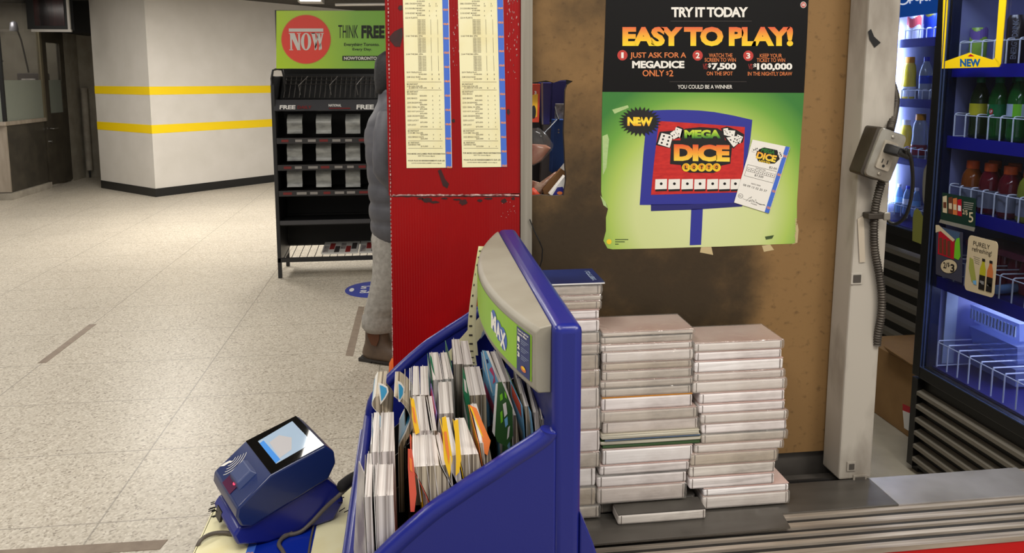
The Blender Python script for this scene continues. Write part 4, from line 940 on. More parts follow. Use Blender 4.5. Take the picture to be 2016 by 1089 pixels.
slab('carton', [(258, 420), (350, 420), (350, 800), (240, 800)], 1.66, .035, 'hmid', 'mid blue carton on the right below the silver card', 'carton', lambda mb: [mb.poly([zz_(290 + 6 * math.cos(a), y + 6 * math.sin(a), 1.659) for a in [i * math.pi / 5 for i in range(10)]], 'greyprint') for y in (492, 512)])
slab('shelf_upright', [(185, 440), (262, 440), (240, 860), (160, 860)], 1.74, .02, 'hgrey', 'grey shelf upright behind the snack bag', 'shelf')
mb = MB(); mb.tube([zz_(275, 420, 1.655), zz_(230, 470, 1.63), zz_(185, 515, 1.60)], .0016, 'chrome', 6); mb.tube([zz_(182, 540, 1.595), zz_(165, 480, 1.59), zz_(150, 390, 1.588), zz_(150, 330, 1.588)], .0022, 'black', 6); mb.tube([zz_(265, 330, 1.68), zz_(275, 380, 1.668), zz_(290, 420, 1.655)], .002, 'black', 6)
mb.build('wire_hook', label='thin wire hook holding the snack bag behind the opening', cat='hook')
tt = thing('snack_bag', 'clear bag of pinkish nuts hanging behind the opening', 'bag', zz_(170, 760, 1.57))
q = [(75, 480), (150, 478), (200, 520), (255, 600), (240, 640), (170, 720), (110, 750), (75, 745)]
c_ = V((0, 0, 0))
for p in q: c_ += zz_(*p, 1.575)
c_ /= len(q)
def pillow(mb, q, d, th, mk, k=5):
    base = [zz_(*p, d) for p in q]; cc_ = sum(base, V((0, 0, 0))) / len(base)
    rings = [[cc_ + (p - cc_) * math.cos(a) + V((0, th * math.sin(a), 0)) for p in base] for a in [-math.pi / 2 * .96 + math.pi * .96 * i / (2 * k) for i in range(2 * k + 1)]]
    mb.loft(rings, mk)
mb = MB(); pillow(mb, [(80, 590), (200, 600), (235, 622), (165, 715), (110, 742), (80, 738)], 1.575, .009, 'hnuts'); mb.build('nuts', tt, smooth=60)
mb = MB(); pillow(mb, q, 1.575, .012, 'film'); mb.build('film', tt, smooth=60)
slab('paper_box', [(225, 955), (335, 820), (335, 965), (240, 966)], 1.53, .02, 'white', 'white and blue printed box corner at the bottom of the opening', 'box', lambda mb: (mb.poly([zz_(a, b_, 1.529) for a, b_ in ((245, 962), (280, 905), (318, 900), (333, 930), (333, 963))], 'hblue'), mb.poly([zz_(298 + 20 * math.cos(a), 945 + 12 * math.sin(a), 1.5285) for a in [i * math.pi / 6 for i in range(12)]], 'signrim')))
slab('open_carton', [(175, 920), (310, 765), (345, 735), (345, 810), (215, 965), (190, 965)], 1.56, .012, 'hcard', 'brown inside of an open carton at the bottom of the opening', 'carton', lambda mb: mb.poly([zz_(a, b_, 1.559) for a, b_ in ((300, 765), (330, 728), (347, 735), (347, 775), (330, 785))], 'white'))
tt = thing('snack_packet', 'foil snack packet below the nut bag in the opening', 'packet', zz_(150, 960, 1.58)); mb = MB(); pillow(mb, [(80, 850), (140, 880), (270, 790), (290, 790), (180, 930), (160, 965), (90, 940)], 1.58, .01, 'hfoil'); mb.build('film', tt, smooth=60)
tt = thing('candy_packet', 'red candy packet in the lower left corner of the opening', 'packet', zz_(110, 965, 1.56)); mb = MB(); pillow(mb, [(80, 915), (112, 905), (160, 955), (150, 985), (80, 985)], 1.545, .008, 'hredorange'); mb.build('film', tt, smooth=60)
MB().box(.18, .42, 1.78, 1.8, 1.2, 1.75, 'blackmatte').build('black_partition', label='black partition behind the cartons in the opening', cat='partition')

# ---------------------------------------------------------------- stacked pads of play slips
def pagemat(key, col, col2, coat=.35):
    """stacked page edges: fine level lines, soft stains"""
    m = mat(key, col, .5, col2=col2, vs=14, vlo=.5, vhi=.85, detail=8, coat=coat, stretch=(.8, .8, 1.6), bump=.12, bs=220, bstretch=(.03, .03, 1)); return m
pagemat('pages', (236, 228, 226), (172, 160, 156)); pagemat('pagesdull', (220, 212, 204), (136, 126, 118)); pagemat('pageswhite', (242, 237, 236), (204, 194, 190)); pagemat('pagesbrown', (210, 198, 184), (134, 122, 108))
mat('padtop', (226, 206, 200), .35, col2=(206, 172, 164), vs=6, coat=.5, bump=.25, bs=18); mat('padtopgrey', (176, 172, 168), .4, col2=(120, 116, 114), vs=8, coat=.4); mat('paddark', (84, 80, 74), .55, col2=(66, 62, 58), vs=12)
mat('bookblue', (30, 48, 110), .3, col2=(24, 36, 86), vs=6, coat=.4); mat('bookink', (160, 176, 200), .4); mat('bookyellow', (170, 170, 80), .4)
mat('slipgreen', (52, 84, 44), .45); mat('slipcream', (196, 190, 172), .5); mat('slipteal', (70, 92, 120), .45); mat('sliporange', (226, 150, 40), .45); mat('slipredp', (206, 70, 44), .45)
m = glassmat('shrink', (250, 248, 245), .3, haze=.08, hazecol=(225, 220, 214), rough=.16)
nt = m.node_tree; n = nt.nodes; tc = n.new('ShaderNodeTexCoord'); nb = n.new('ShaderNodeTexNoise'); nb.inputs['Scale'].default_value = 28; nb.inputs['Detail'].default_value = 4; nb.inputs['Distortion'].default_value = 1.5
bp = n.new('ShaderNodeBump'); bp.inputs['Strength'].default_value = .9; bp.inputs['Distance'].default_value = .006; nt.links.new(tc.outputs['Object'], nb.inputs['Vector']); nt.links.new(nb.outputs[0], bp.inputs['Height'])
for q in n:
    if q.type in ('BSDF_GLOSSY',): nt.links.new(bp.outputs[0], q.inputs['Normal'])
mat('padseam', (120, 110, 104), .6)
FY = 1.355; DEP = .0925
ORD = ['topmost', 'second', 'third', 'fourth', 'fifth', 'sixth', 'seventh', 'eighth', 'ninth', 'tenth', 'eleventh', 'twelfth', 'thirteenth', 'fourteenth', 'fifteenth', 'sixteenth', 'seventeenth', 'eighteenth']
def pad(name, xl, xr, z0, z1, fy, mk, top, label, group, wrap=False, dep=DEP, slant=0, cat='pad'):
    t = thing(name, label, cat, ((xl + xr) / 2, fy + dep / 2, z0), group)
    h = z1 - z0; ct = min(.0012, h * .2)
    nx, nz = 8, 3; rings = []
    j = lambda: R.uniform(-.0006, .0006)
    s0, s1, ov = R.uniform(-.0012, .0012), R.uniform(-.0012, .0012), slant
    for k in range(nz + 1):
        f = k / nz; z = z0 + (h - ct) * f
        rings.append([V((xl + s0 * math.sin(f * 3) + j(), fy + j() + ov * f, z)), V((xl + (xr - xl) * .5, fy + j() + ov * f, z)), V((xr + s1 * math.sin(f * 3) + j(), fy + j() + ov * f, z)), V((xr + s1 + j(), fy + dep, z)), V((xl + s0 + j(), fy + dep, z))])
    pb = MB().loft(rings, mk).build('page_block', t, bevel=min(.004, h * .28))
    mb = MB()
    for xs_ in (xl + R.uniform(.005, .008), xr - R.uniform(.005, .008)): mb.box(xs_, xs_ + .0012, fy + min(0, slant) - .0009, fy + .004, z0 + .0025, z1 - .003, 'padseam')
    if h > .012: mb.build('seam', t)
    MB().box(xl + .0006, xr - .0006, fy + slant + .0004, fy + dep - .0004, z1 - ct, z1, top).build('cover', t)
    if wrap:
        e = .0018
        mb = MB(); mb.loft([[V((xl - e * q + j(), fy - e * q + slant, z)), V((xr + e * q + j(), fy - e * q + slant, z)), V((xr + e * q, fy + dep + e, z)), V((xl - e * q, fy + dep + e, z))] for z, q in ((z0 + .001, .6), (z0 + h * .4, 1.2), (z1 - .002, 1), (z1 + .0009, .2))], 'shrink')
        mb.build('shrink_wrap', t, smooth=60)
    return t
def stack(rows, where, group, ztop_first=None):
    """rows from the top: (y px of the lower front edge, x left px, x right px, page material, cover, wrapped)"""
    ys = [rows[0][0]] + [r_[1] for r_ in rows]
    zs_ = [Y(1300, y, FY).z for y in ys]; zs_[-1] = rows[-1][7] if len(rows[-1]) > 7 else zs_[-1]
    for i, r_ in enumerate(rows):
        ym = (ys[i] + ys[i + 1]) / 2
        xl, xr = Y(r_[2], ym, FY).x, Y(r_[3], ym, FY).x
        nm, lb = 'slip_pad', '%s shrink-wrapped slip pad from the top of the %s' % (ORD[i], where)
        pad(nm, xl, xr, zs_[i + 1] + .0003, zs_[i], FY + R.uniform(-.0015, .0015), r_[4], r_[5], lb, group, r_[6])
P_, D_, W_, B_ = 'pages', 'pagesdull', 'pageswhite', 'pagesbrown'
PL = .7603
# right stack
rows = [(679, 697, 1367, 1541, W_, 'padtop', 1), (0, 716, 1369, 1540, P_, 'padtop', 0), (0, 739, 1368, 1542, W_, 'padtop', 0), (0, 756, 1367, 1543, P_, 'padtop', 1), (0, 779, 1364, 1546, W_, 'padtop', 1), (0, 801, 1377, 1545, P_, 'padtop', 0), (0, 820, 1376, 1545, P_, 'padtop', 0), (0, 840, 1380, 1548, W_, 'padtop', 1), (0, 861, 1382, 1549, P_, 'padtop', 0), (0, 880, 1382, 1548, D_, 'padtopgrey', 1), (0, 898, 1368, 1540, W_, 'padtop', 1), (0, 922, 1360, 1528, B_, 'padtop', 1), (0, 945, 1358, 1526, D_, 'padtop', 0), (0, 968, 1357, 1524, P_, 'padtop', 0), (0, 984, 1384, 1552, W_, 'padtop', 0), (0, 1003, 1383, 1551, W_, 'padtop', 1, .7603)]
rows[-1] = rows[-1][:7] + (PL,)
stack(rows, 'right-hand stack', 'slip pads in the right-hand stack')
# middle stack
rows = [(650, 659, 1186, 1366, D_, 'padtop', 1), (0, 674, 1184, 1364, D_, 'padtopgrey', 1), (0, 688, 1183, 1363, W_, 'padtop', 1), (0, 710, 1186, 1364, W_, 'padtop', 1), (0, 726, 1186, 1362, B_, 'padtop', 1), (0, 745, 1186, 1362, D_, 'padtop', 1), (0, 760, 1183, 1364, D_, 'padtop', 1), (0, 778, 1185, 1361, D_, 'padtopgrey', 1), (0, 804, 1185, 1364, P_, 'sliporange', 0), (0, 826, 1183, 1371, D_, 'padtop', 1), (0, 849, 1188, 1375, P_, 'padtop', 1)]
stack(rows, 'middle stack', 'slip pads in the middle stack')
zb = Y(1300, 849, FY).z; z = zb
for k, (dh, mk, xa, xb, lb) in enumerate(((9, 'slipcream', 1183, 1376, 'cream slip booklet under the wrapped pads of the middle stack'), (4, 'slipteal', 1190, 1378, 'blue slip booklet, middle layer of the loose booklets'), (9, 'slipcream', 1183, 1380, 'cream slip booklet with blue cover in the middle stack'), (6, 'slipgreen', 1186, 1380, 'green slip booklet, lowest of the loose booklets'))):
    y1 = Y(1300, 849 + sum((9, 4, 9, 6)[:k + 1]) + 1.5 * (k == 3), FY).z
    pad('slip_booklet', Y(xa, 860, FY).x, Y(xb, 860, FY).x, y1 + .0002, z, FY - .004 + .002 * k, mk, 'slipgreen' if k in (2, 3) else 'slipcream', lb, 'loose booklets in the middle stack', dep=.09, cat='booklet'); z = y1
rows = [(878.5, 910, 1186, 1364, W_, 'padtop', 0), (0, 930, 1181, 1357, P_, 'padtop', 0), (0, 953, 1176, 1352, P_, 'padtopgrey', 0), (0, 985, 1177, 1349, P_, 'padtop', 1)]
ys = [878.5, 910, 930, 953, 985]
for i, r_ in enumerate(rows):
    ym = (ys[i] + ys[i + 1]) / 2
    pad('slip_pad', Y(r_[2], ym, FY).x, Y(r_[3], ym, FY).x, Y(1300, ys[i + 1], FY).z + .0003, Y(1300, ys[i], FY).z - (.0 if i else .0006), FY, r_[4], r_[5], '%s slip pad below the loose booklets of the middle stack' % ('first', 'second', 'third', 'fourth')[i], 'slip pads in the middle stack', r_[6])
pad('slip_pad', Y(1180, 1000, FY).x, Y(1372, 1000, FY).x, PL, Y(1300, 985, FY).z, FY + .012, 'paddark', 'paddark', 'dark grimy slip pad at the very bottom of the middle stack', 'slip pads in the middle stack')
a, b2 = Z(1227, 1034, PL), Z(1391, 1024, PL)
pad('slip_pad', Y(1217, 1010, a.y).x, Y(1390, 1010, a.y).x, PL, Y(1300, 1008, a.y).z, a.y, D_, 'paddark', 'single slip pad with dark top lying in front of the middle stack', 'slip pads in the middle stack', 0, dep=FY + .011 - a.y)
# left stack behind the display
rows = [(555, 576, 0, 1184, D_, 'padtopgrey', 1), (0, 587, 0, 1183, D_, 'padtop', 1), (0, 604, 0, 1182, B_, 'padtop', 1), (0, 623, 0, 1181, P_, 'padtop', 0), (0, 648, 0, 1181, P_, 'padtop', 0), (0, 670, 0, 1181, D_, 'padtopgrey', 1), (0, 691, 0, 1181, D_, 'padtop', 1), (0, 722, 0, 1178, B_, 'padtopgrey', 1), (0, 755, 0, 1180, B_, 'padtop', 1), (0, 795, 0, 1179, W_, 'padtop', 1), (0, 838, 0, 1182, W_, 'padtop', 1), (0, 881, 0, 1181, P_, 'padtop', 0), (0, 912, 0, 1180, D_, 'padtop', 1), (0, 949, 0, 1173, W_, 'padtop', 0), (0, 985, 0, 1172, B_, 'padtopgrey', 1), (0, 1016, 0, 1180, D_, 'padtopgrey', 1, PL)]
ys = [555] + [r_[1] for r_ in rows]
rows = [(r_[0], r_[1], r_[3] - 178, r_[3]) + tuple(r_[4:]) for r_ in rows]
stack(rows, 'tall stack behind the blue display', 'slip pads in the tall left stack')
z0 = Y(1300, 555, FY).z; xr_ = Y(1190, 552, FY).x
t = thing('blue_booklet', 'dark blue booklet lying on top of the tall stack behind the display', 'booklet', (xr_ - .09, FY + .05, z0 + .001))
MB().box(xr_ - .182, xr_, FY - .003, FY + .1, z0 + .001, z0 + .0035, 'white').build('pages', t)
MB().box(xr_ - .182, xr_, FY - .003, FY + .1, z0 + .0035, z0 + .0042, 'bookblue').build('cover', t)
mb = MB(); zc_ = z0 + .0044
tb = lambda a, b_: V((xr_ - .02 + b_, FY + .09 - a, zc_))
text(mb, 'LOTTERY', .01, .0, .08, .009, tb, 'bookink', .02)
for k in range(3): mb.poly([V((xr_ - .125 + .008 * k, FY + .02, zc_)), V((xr_ - .12 + .008 * k, FY + .02, zc_)), V((xr_ - .128 + .008 * k, FY + .07, zc_)), V((xr_ - .133 + .008 * k, FY + .07, zc_))], 'bookyellow')
mb.build('print', t)

# ---------------------------------------------------------------- side shelf with the slip display and the ticket checker
mat('dispblue', (22, 31, 120), .34, coat=.1, bump=.03, bs=300); mat('dispinner', (20, 20, 30), .5); mat('divider', (16, 15, 16), .35)
mat('headgrey', (150, 145, 132), .5, col2=(136, 130, 116), vs=9, bump=.04, bs=250); mat('signlime', (140, 190, 36), .4, col2=(126, 178, 30), vs=5); mat('signnavy', (34, 48, 104), .4); mat('logoblue', (52, 92, 176), .4)
mat('shelfgrey', (70, 70, 72), .5); mat('shelfblue', (10, 40, 150), .3, coat=.3)
SZ = .9
t = thing('side_shelf', 'shelf under the slip display, topped with yellowed ticket paper', 'shelf', (-.1, .9, 0))
xl = Z(437, 975, SZ).x
MB().box(-.03, .2, .5, 1.2, 0, SZ - .03, 'shelfgrey').build('cabinet', t)
MB().box(xl, .2, .5, 1.278, SZ - .03, SZ - .001, 'shelfgrey').build('board', t, bevel=.004)
lm = lambda k: (lambda a, b_: Z(a, b_, SZ + .0003 * k))
mb = MB(); mb.prism([V((xl - .002, .5, SZ - .001)), V((-.082, .5, SZ - .001)), V((-.082, 1.279, SZ - .001)), V((xl - .002, 1.279, SZ - .001))], (0, 0, .001), 'listpaper'); mb.prism([V((xl - .004, .5, SZ)), V((xl - .001, .5, SZ)), V((xl - .001, 1.279, SZ)), V((xl - .004, 1.279, SZ))], (0, 0, -.05), 'listpaper'); mb.build('paper_cover', t)
mb = MB(); x0, x1 = Z(500, 1089, SZ).x, Z(612, 1089, SZ).x
mb.prism([V((x0, .5, SZ)), V((x1, .5, SZ)), V((x1, 1.25, SZ)), V((x0, 1.25, SZ))], (0, 0, .0006), 'shelfblue'); mb.build('blue_strip', t)
mb = MB(); xs0 = Z(484, 1089, SZ).x
mb.prism([V((xs0, .5, SZ + .0001)), V((x0, .5, SZ + .0001)), V((x0, 1.25, SZ + .0001)), V((xs0, 1.25, SZ + .0001))], (0, 0, .0007), 'listblue')
for k in range(26): text(mb, 'OLG', xs0 + .0015, .52 + k * .027, x0 - .001, .526 + k * .027, lambda a, b_: V((a, 1.76 - b_, SZ + .0011)), 'listorange', .05)
mb.build('ticket_band', t)

NY, FYD = .75, 1.265
curve = [(-.082, 1.0), (-.075, 1.045), (-.062, 1.076), (-.035, 1.105), (-.015, 1.124), (0, 1.137), (.02, 1.153), (.04, 1.166), (.06, 1.179), (.08, 1.191), (.1, 1.204), (.12, 1.216), (.136, 1.227), (.139, 1.233)]
t = thing('slip_display', 'blue plastic play slip display with grey curved header', 'display', (.05, 1.0, SZ))
for nm, ya, yb in (('side_panel', NY, NY + .016), ('side_panel', FYD - .016, FYD)):
    MB().prism([V((-.082, ya, SZ + .001))] + [V((x, ya, z)) for x, z in curve] + [V((.145, ya, 1.235)), V((.145, ya, SZ + .001))], (0, yb - ya, 0), 'dispblue').build(nm, t, bevel=.006, seg=3, smooth=40)
for ya in (NY + .0085, FYD - .0085):
    P_r = smoothp([V((-.082, ya, SZ + .02)), V((-.082, ya, .96))] + [V((x, ya, z)) for x, z in curve[1:]], 3)
    MB().tube(P_r, .0105, 'dispblue', 12).build('rolled_rim', t, smooth=70)
MB().box(.141, .172, NY - .001, FYD + .001, SZ + .001, 1.349, 'dispblue').build('back_panel', t, bevel=.009, seg=4, smooth=40)
MB().prism([V((.171, NY, 1.142)), V((.186, NY, 1.105)), V((.235, NY, .9505)), V((.26, NY, SZ + .001)), V((.171, NY, SZ + .001))], (0, .49, 0), 'dispblue').build('rear_brace', t, bevel=.002)
mb = MB(); mb.box(-.088, -.072, NY, FYD, SZ + .001, 1.04, 'dispblue'); mb.build('front_lip', t, bevel=.006, seg=3, smooth=40)
mb = MB(); mb.box(-.096, -.088, NY, FYD, SZ + .001, 1.01, 'dispblue'); mb.build('front_ridge', t, bevel=.003)
mb = MB(); mb.box(-.071, .1405, NY + .0165, FYD - .0165, SZ + .001, .955, 'dispinner'); mb.box(-.01, .1405, NY + .0165, FYD - .0165, .955, .985, 'dispinner'); mb.box(.06, .1405, NY + .0165, FYD - .0165, .985, 1.01, 'dispinner'); mb.build('stepped_tray', t)
for k in range(1, 5):
    y = NY + .016 + k * .0968
    MB().prism([V((-.07, y, .956)), V((-.07, y, 1.03)), V((.0, y, 1.09)), V((.07, y, 1.13)), V((.14, y, 1.17)), V((.14, y, .99))], (0, .0025, 0), 'divider').build('divider', t)
for x in (-.012, .058):
    MB().box(x, x + .0025, NY + .017, FYD - .017, .957 + (x > 0) * .03, 1.06 + (x > 0) * .04, 'divider').build('step_wall', t)
# header, bulging towards the customer
def hx_(y):
    ys_ = (1.262, 1.03, .763); xs_ = (.132, .0875, .1235); r_ = 0
    for i in range(3):
        q = xs_[i]
        for j_ in range(3):
            if j_ != i: q *= (y - ys_[j_]) / (ys_[i] - ys_[j_])
        r_ += q
    return r_
rings = []
for k in range(25):
    y = .763 + (1.262 - .763) * k / 24; x = hx_(y)
    rings.append([V((.1412, y, 1.2715)), V((x + .004, y, 1.2715)), V((x, y, 1.276)), V((x, y, 1.338)), V((x + .005, y, 1.343)), V((.1412, y, 1.346))])
hd = MB().loft(rings, 'headgrey').build('header', t, smooth=50, bevel=.0015)
def hs(u, v, o=.0006):
    """u 0 far .. 1 near, v 0 top .. 1 bottom of the curved sign"""
    y = 1.235 + (.769 - 1.235) * u; return V((hx_(y) - o, y, 1.333 - .051 * v))
mb = MB(); N = 28
for k in range(N):
    u0, u1 = k / N, (k + 1) / N; mb.poly([hs(u0, 0), hs(u1, 0), hs(u1, 1), hs(u0, 1)], 'signlime')
sg = mb.build('sign_insert', hd, smooth=60)
def pxof(p):
    q_ = p - O; return CX + F * q_.dot(_rt) / q_.dot(_fw)
def uof(px):
    b_ = min(range(450, 1001), key=lambda i: abs(pxof(hs(i / 1000, .5)) - px)); return b_ / 1000
UP0, UP1 = uof(1018), uof(1044)
def hp(a, b_, o=.0014): return hs(UP0 + (UP1 - UP0) * a, b_, o)
mb = MB()
for k in range(8):
    u0, u1 = UP0 + (UP1 - UP0) * k / 8, UP0 + (UP1 - UP0) * (k + 1) / 8; mb.poly([hs(u0, .02, .001), hs(u1, .02, .001), hs(u1, 1, .001), hs(u0, 1, .001)], 'signnavy')
text(mb, 'How to ask for', .12, .05, .92, .1, hp, 'pw', .03); text(mb, 'Lotto Max', .12, .12, .8, .17, hp, 'pw', .03)
for k, ch in enumerate('123'):
    text(mb, ch, .08, .22 + k * .17, .26, .33 + k * .17, hp, 'pw', .05)
    for q in range(3): rect(mb, .36, .24 + k * .17 + q * .04, .92 - q * .13, .25 + k * .17 + q * .04, hp, 'bookink')
mb.poly([hp(.55 + .2 * math.cos(a), .86 + .06 * math.sin(a)) for a in [i * math.pi / 8 for i in range(16)]], 'porange'); mb.poly([hp(.58 + .13 * math.cos(a), .83 + .035 * math.sin(a), .0017) for a in [i * math.pi / 8 for i in range(16)]], 'pyellow')
mb.build('instruction_panel', hd)
mb = MB()
for u, v, ru, rv in ((uof(973), .42, .03, .26), (uof(982), .52, .03, .24), (uof(991), .6, .03, .26)): mb.poly([hs(u + ru * math.cos(a), v + rv * math.sin(a), .001) for a in [i * math.pi / 10 for i in range(20)]], 'logoblue')
for ch, u0, u1, v0, v1 in (('M', uof(968), uof(978), .26, .66), ('A', uof(978), uof(987), .33, .71), ('X', uof(986), uof(997), .42, .82)): text(mb, ch, u0, v0, u1, v1, lambda a, b_: hs(a, b_, .0014), 'pw', .06)
mb.build('logo_lettering', hd)
mb = MB(); a = hs(.02, 0); mb.box(.098, .1, 1.21, 1.235, 1.344, 1.3445, 'greyprint'); 
# yellow paper ribbons hanging off the far end of the header
def ribbon(nm, P, wv, label, marks=True):
    sp_ = smoothp([V(p) for p in P], 6); wv = V(wv)
    tt = thing(nm, label, 'paper', sp_[-1])
    MB().loft([[p, p + wv, p + wv + V((.0004, .0002, 0)), p + V((.0004, .0002, 0))] for p in sp_], 'listpaper').build('strip', tt, smooth=60)
    if marks:
        mb = MB()
        for i in range(2, len(sp_) - 2, 2):
            p = sp_[i] + V((-.0002, -.0006, 0)); q = sp_[i + 1] + V((-.0002, -.0006, 0)); mb.poly([p + wv * .2, p + wv * .75, p.lerp(q, .4) + wv * .75, p.lerp(q, .4) + wv * .2], 'listbold')
        mb.build('print', tt)
yr = 1.2
rp = lambda x, y, d=yr: Y(x, y, d)
ribbon('paper_ribbon', [rp(942, 485), rp(936, 520), rp(927, 580), rp(921, 640), rp(922, 690), rp(926, 720)], rp(940, 600) - rp(927, 600), 'yellowed paper ribbon hanging from the far end of the grey header')
ribbon('paper_ribbon', [rp(938, 525, 1.18), rp(931, 600, 1.18), rp(930, 650, 1.18), rp(934, 700, 1.18)], rp(944, 600, 1.18) - rp(937, 600, 1.18), 'narrow cream paper ribbon in front of the wider one under the header', False)
tt = thing('paper_sheet', 'yellowed paper sheet slanting behind the slips below the ribbons', 'paper', rp(880, 700, 1.235))
MB().prism([rp(872, 705, 1.235), rp(946, 622, 1.235), rp(955, 628, 1.235), rp(950, 660, 1.235), rp(905, 715, 1.235)], (0, .0006, 0), 'listpaper').build('sheet', tt)
MB().prism([rp(949, 655, 1.2345), rp(960, 640, 1.2345), rp(962, 648, 1.2345), rp(946, 668, 1.2345)], (0, .0004, 0), 'bookink').build('blue_edge', tt)

# ---------------------------------------------------------------- play slips standing in the display
def slipmat(key, col, col2):
    m = mat(key, col, .55, col2=col2, vs=1, vlo=.44, vhi=.6, detail=6, stretch=(520, 3, 1.2)); return m
slipmat('edgewhite', (212, 206, 206), (140, 132, 130)); slipmat('edgewarm', (186, 174, 154), (88, 76, 62)); slipmat('edgegrey', (176, 168, 156), (90, 82, 74))
mat('lbllime', (120, 200, 40), .4); mat('slipend', (216, 211, 208), .5, col2=(160, 153, 150), vs=1, detail=4, stretch=(420, 2, 2))
for k_, c_ in (('cvblue', (50, 150, 200)), ('cvyellow', (246, 196, 30)), ('cvorange', (240, 130, 60)), ('cvgreen', (40, 124, 86)), ('cvred', (216, 88, 66)), ('cvsky', (120, 182, 226)), ('cvdkgreen', (52, 92, 46)), ('cvviolet', (120, 96, 170)), ('cvwhite', (228, 226, 222)), ('cvpink', (206, 80, 120)), ('cvgrey', (150, 146, 138))): mat(k_, c_, .35, coat=.3)
def bundle(label, fl, fr, fy, nl, nr, ny, z, h=.165, cover='cvwhite', edge='edgewarm', lean=0, bend=0, band=None, name='play_slips', group='bundles of play slips in the display'):
    """top face: far edge fl..fr at row fy, near edge nl..nr at row ny (pixels on the level z); body drops h"""
    a, b_, c_, d_ = Z(fl, fy, z), Z(fr, fy, z), Z(nr, ny, z), Z(nl, ny, z)
    ya, yn = (a.y + b_.y) / 2, (c_.y + d_.y) / 2
    yn = max(yn, .77); ya = max(ya, yn + .05); a.y = b_.y = ya; c_.y = d_.y = yn
    t = thing(name, label, 'play slips', ((a.x + c_.x) / 2, (ya + yn) / 2, z - h), group)
    K = 8; rings = []; lefts = []
    for k in range(K + 1):
        f = k / K; dx = lean * f + bend * math.sin(math.pi * f); dz = V((dx, 0, -h * f))
        taper = .0 if k else .0
        rings.append([a + dz, b_ + dz, c_ + dz, d_ + dz]); lefts.append((a + dz, d_ + dz))
    mb = MB(); mb.loft(rings, edge, caps=False); mb.poly(rings[0], 'slipend'); mb.poly(rings[-1], edge)
    mb.build('page_block', t, smooth=30)
    fl_ = .009 if cover not in ('cvwhite', 'cvgrey') else .0015
    cov_ = next((v_ for k_, v_ in FAN.items() if k_ in label), None)
    if cov_: fl_ = .002
    lefts = [(p + V((-fl_, 0, -.002)), q_ + V((-fl_ * .25, 0, -.001))) for p, q_ in lefts]
    mb = MB(); o = V((-.0009, 0, 0)); th = V((.0006, 0, 0))
    mb.loft([[p + o + V((0, 0, .001)), p + o + th + V((0, 0, .001)), q + o + th + V((0, 0, .001)), q + o + V((0, 0, .001))] for p, q in lefts], cover); cv = mb.build('cover_slip', t, smooth=30)
    if band:
        mb = MB(); o2 = V((-.0012, 0, 0))
        for k, mk in enumerate(band):
            p0, q0 = lefts[k * 2 % K]; p1, q1 = lefts[(k * 2 + 1) % K if (k * 2 + 1) % K else K]
            mb.poly([p0.lerp(q0, .12) + o2, p0.lerp(q0, .88) + o2, p1.lerp(q1, .88) + o2, p1.lerp(q1, .12) + o2], mk)
        mb.build('cover_print', t)
    if cov_:                                            # the outer slip has fanned out and shows its printed face
        mk_, poly_, prints_ = cov_
        mb = MB(); mb.prism([Y(x, y, yn - .002) for x, y in poly_], (0, .0006, 0), mk_); fc_ = mb.build('fanned_slip', t)
        mb = MB()
        for m2, pl in prints_: mb.poly([Y(x, y, yn - .0024) for x, y in pl], m2)
        if prints_: mb.build('slip_print', fc_)
    # a few slips stick up unevenly
    mb = MB(); w_ = (b_ - a).length; ns = max(1, int(w_ / .007))
    for k in range(ns):
        f = (k + R.uniform(.1, .6)) / ns; up = R.uniform(.0006, .003); th_ = V((min(.0007, w_ * .1), 0, 0))
        p, q = a.lerp(b_, f), d_.lerp(c_, f); q = q + V((0, R.uniform(-.0025, .0), 0)); mb.prism([p, q, q + V((lean * .3, 0, -h * .3)), p + V((lean * .3, 0, -h * .3))], th_, 'slipend')
        top = [v + V((0, 0, up)) for v in (p, q)]; mb.prism([p, q, top[1], top[0]], th_, 'slipend')
    mb.build('loose_slip', t)
    return t
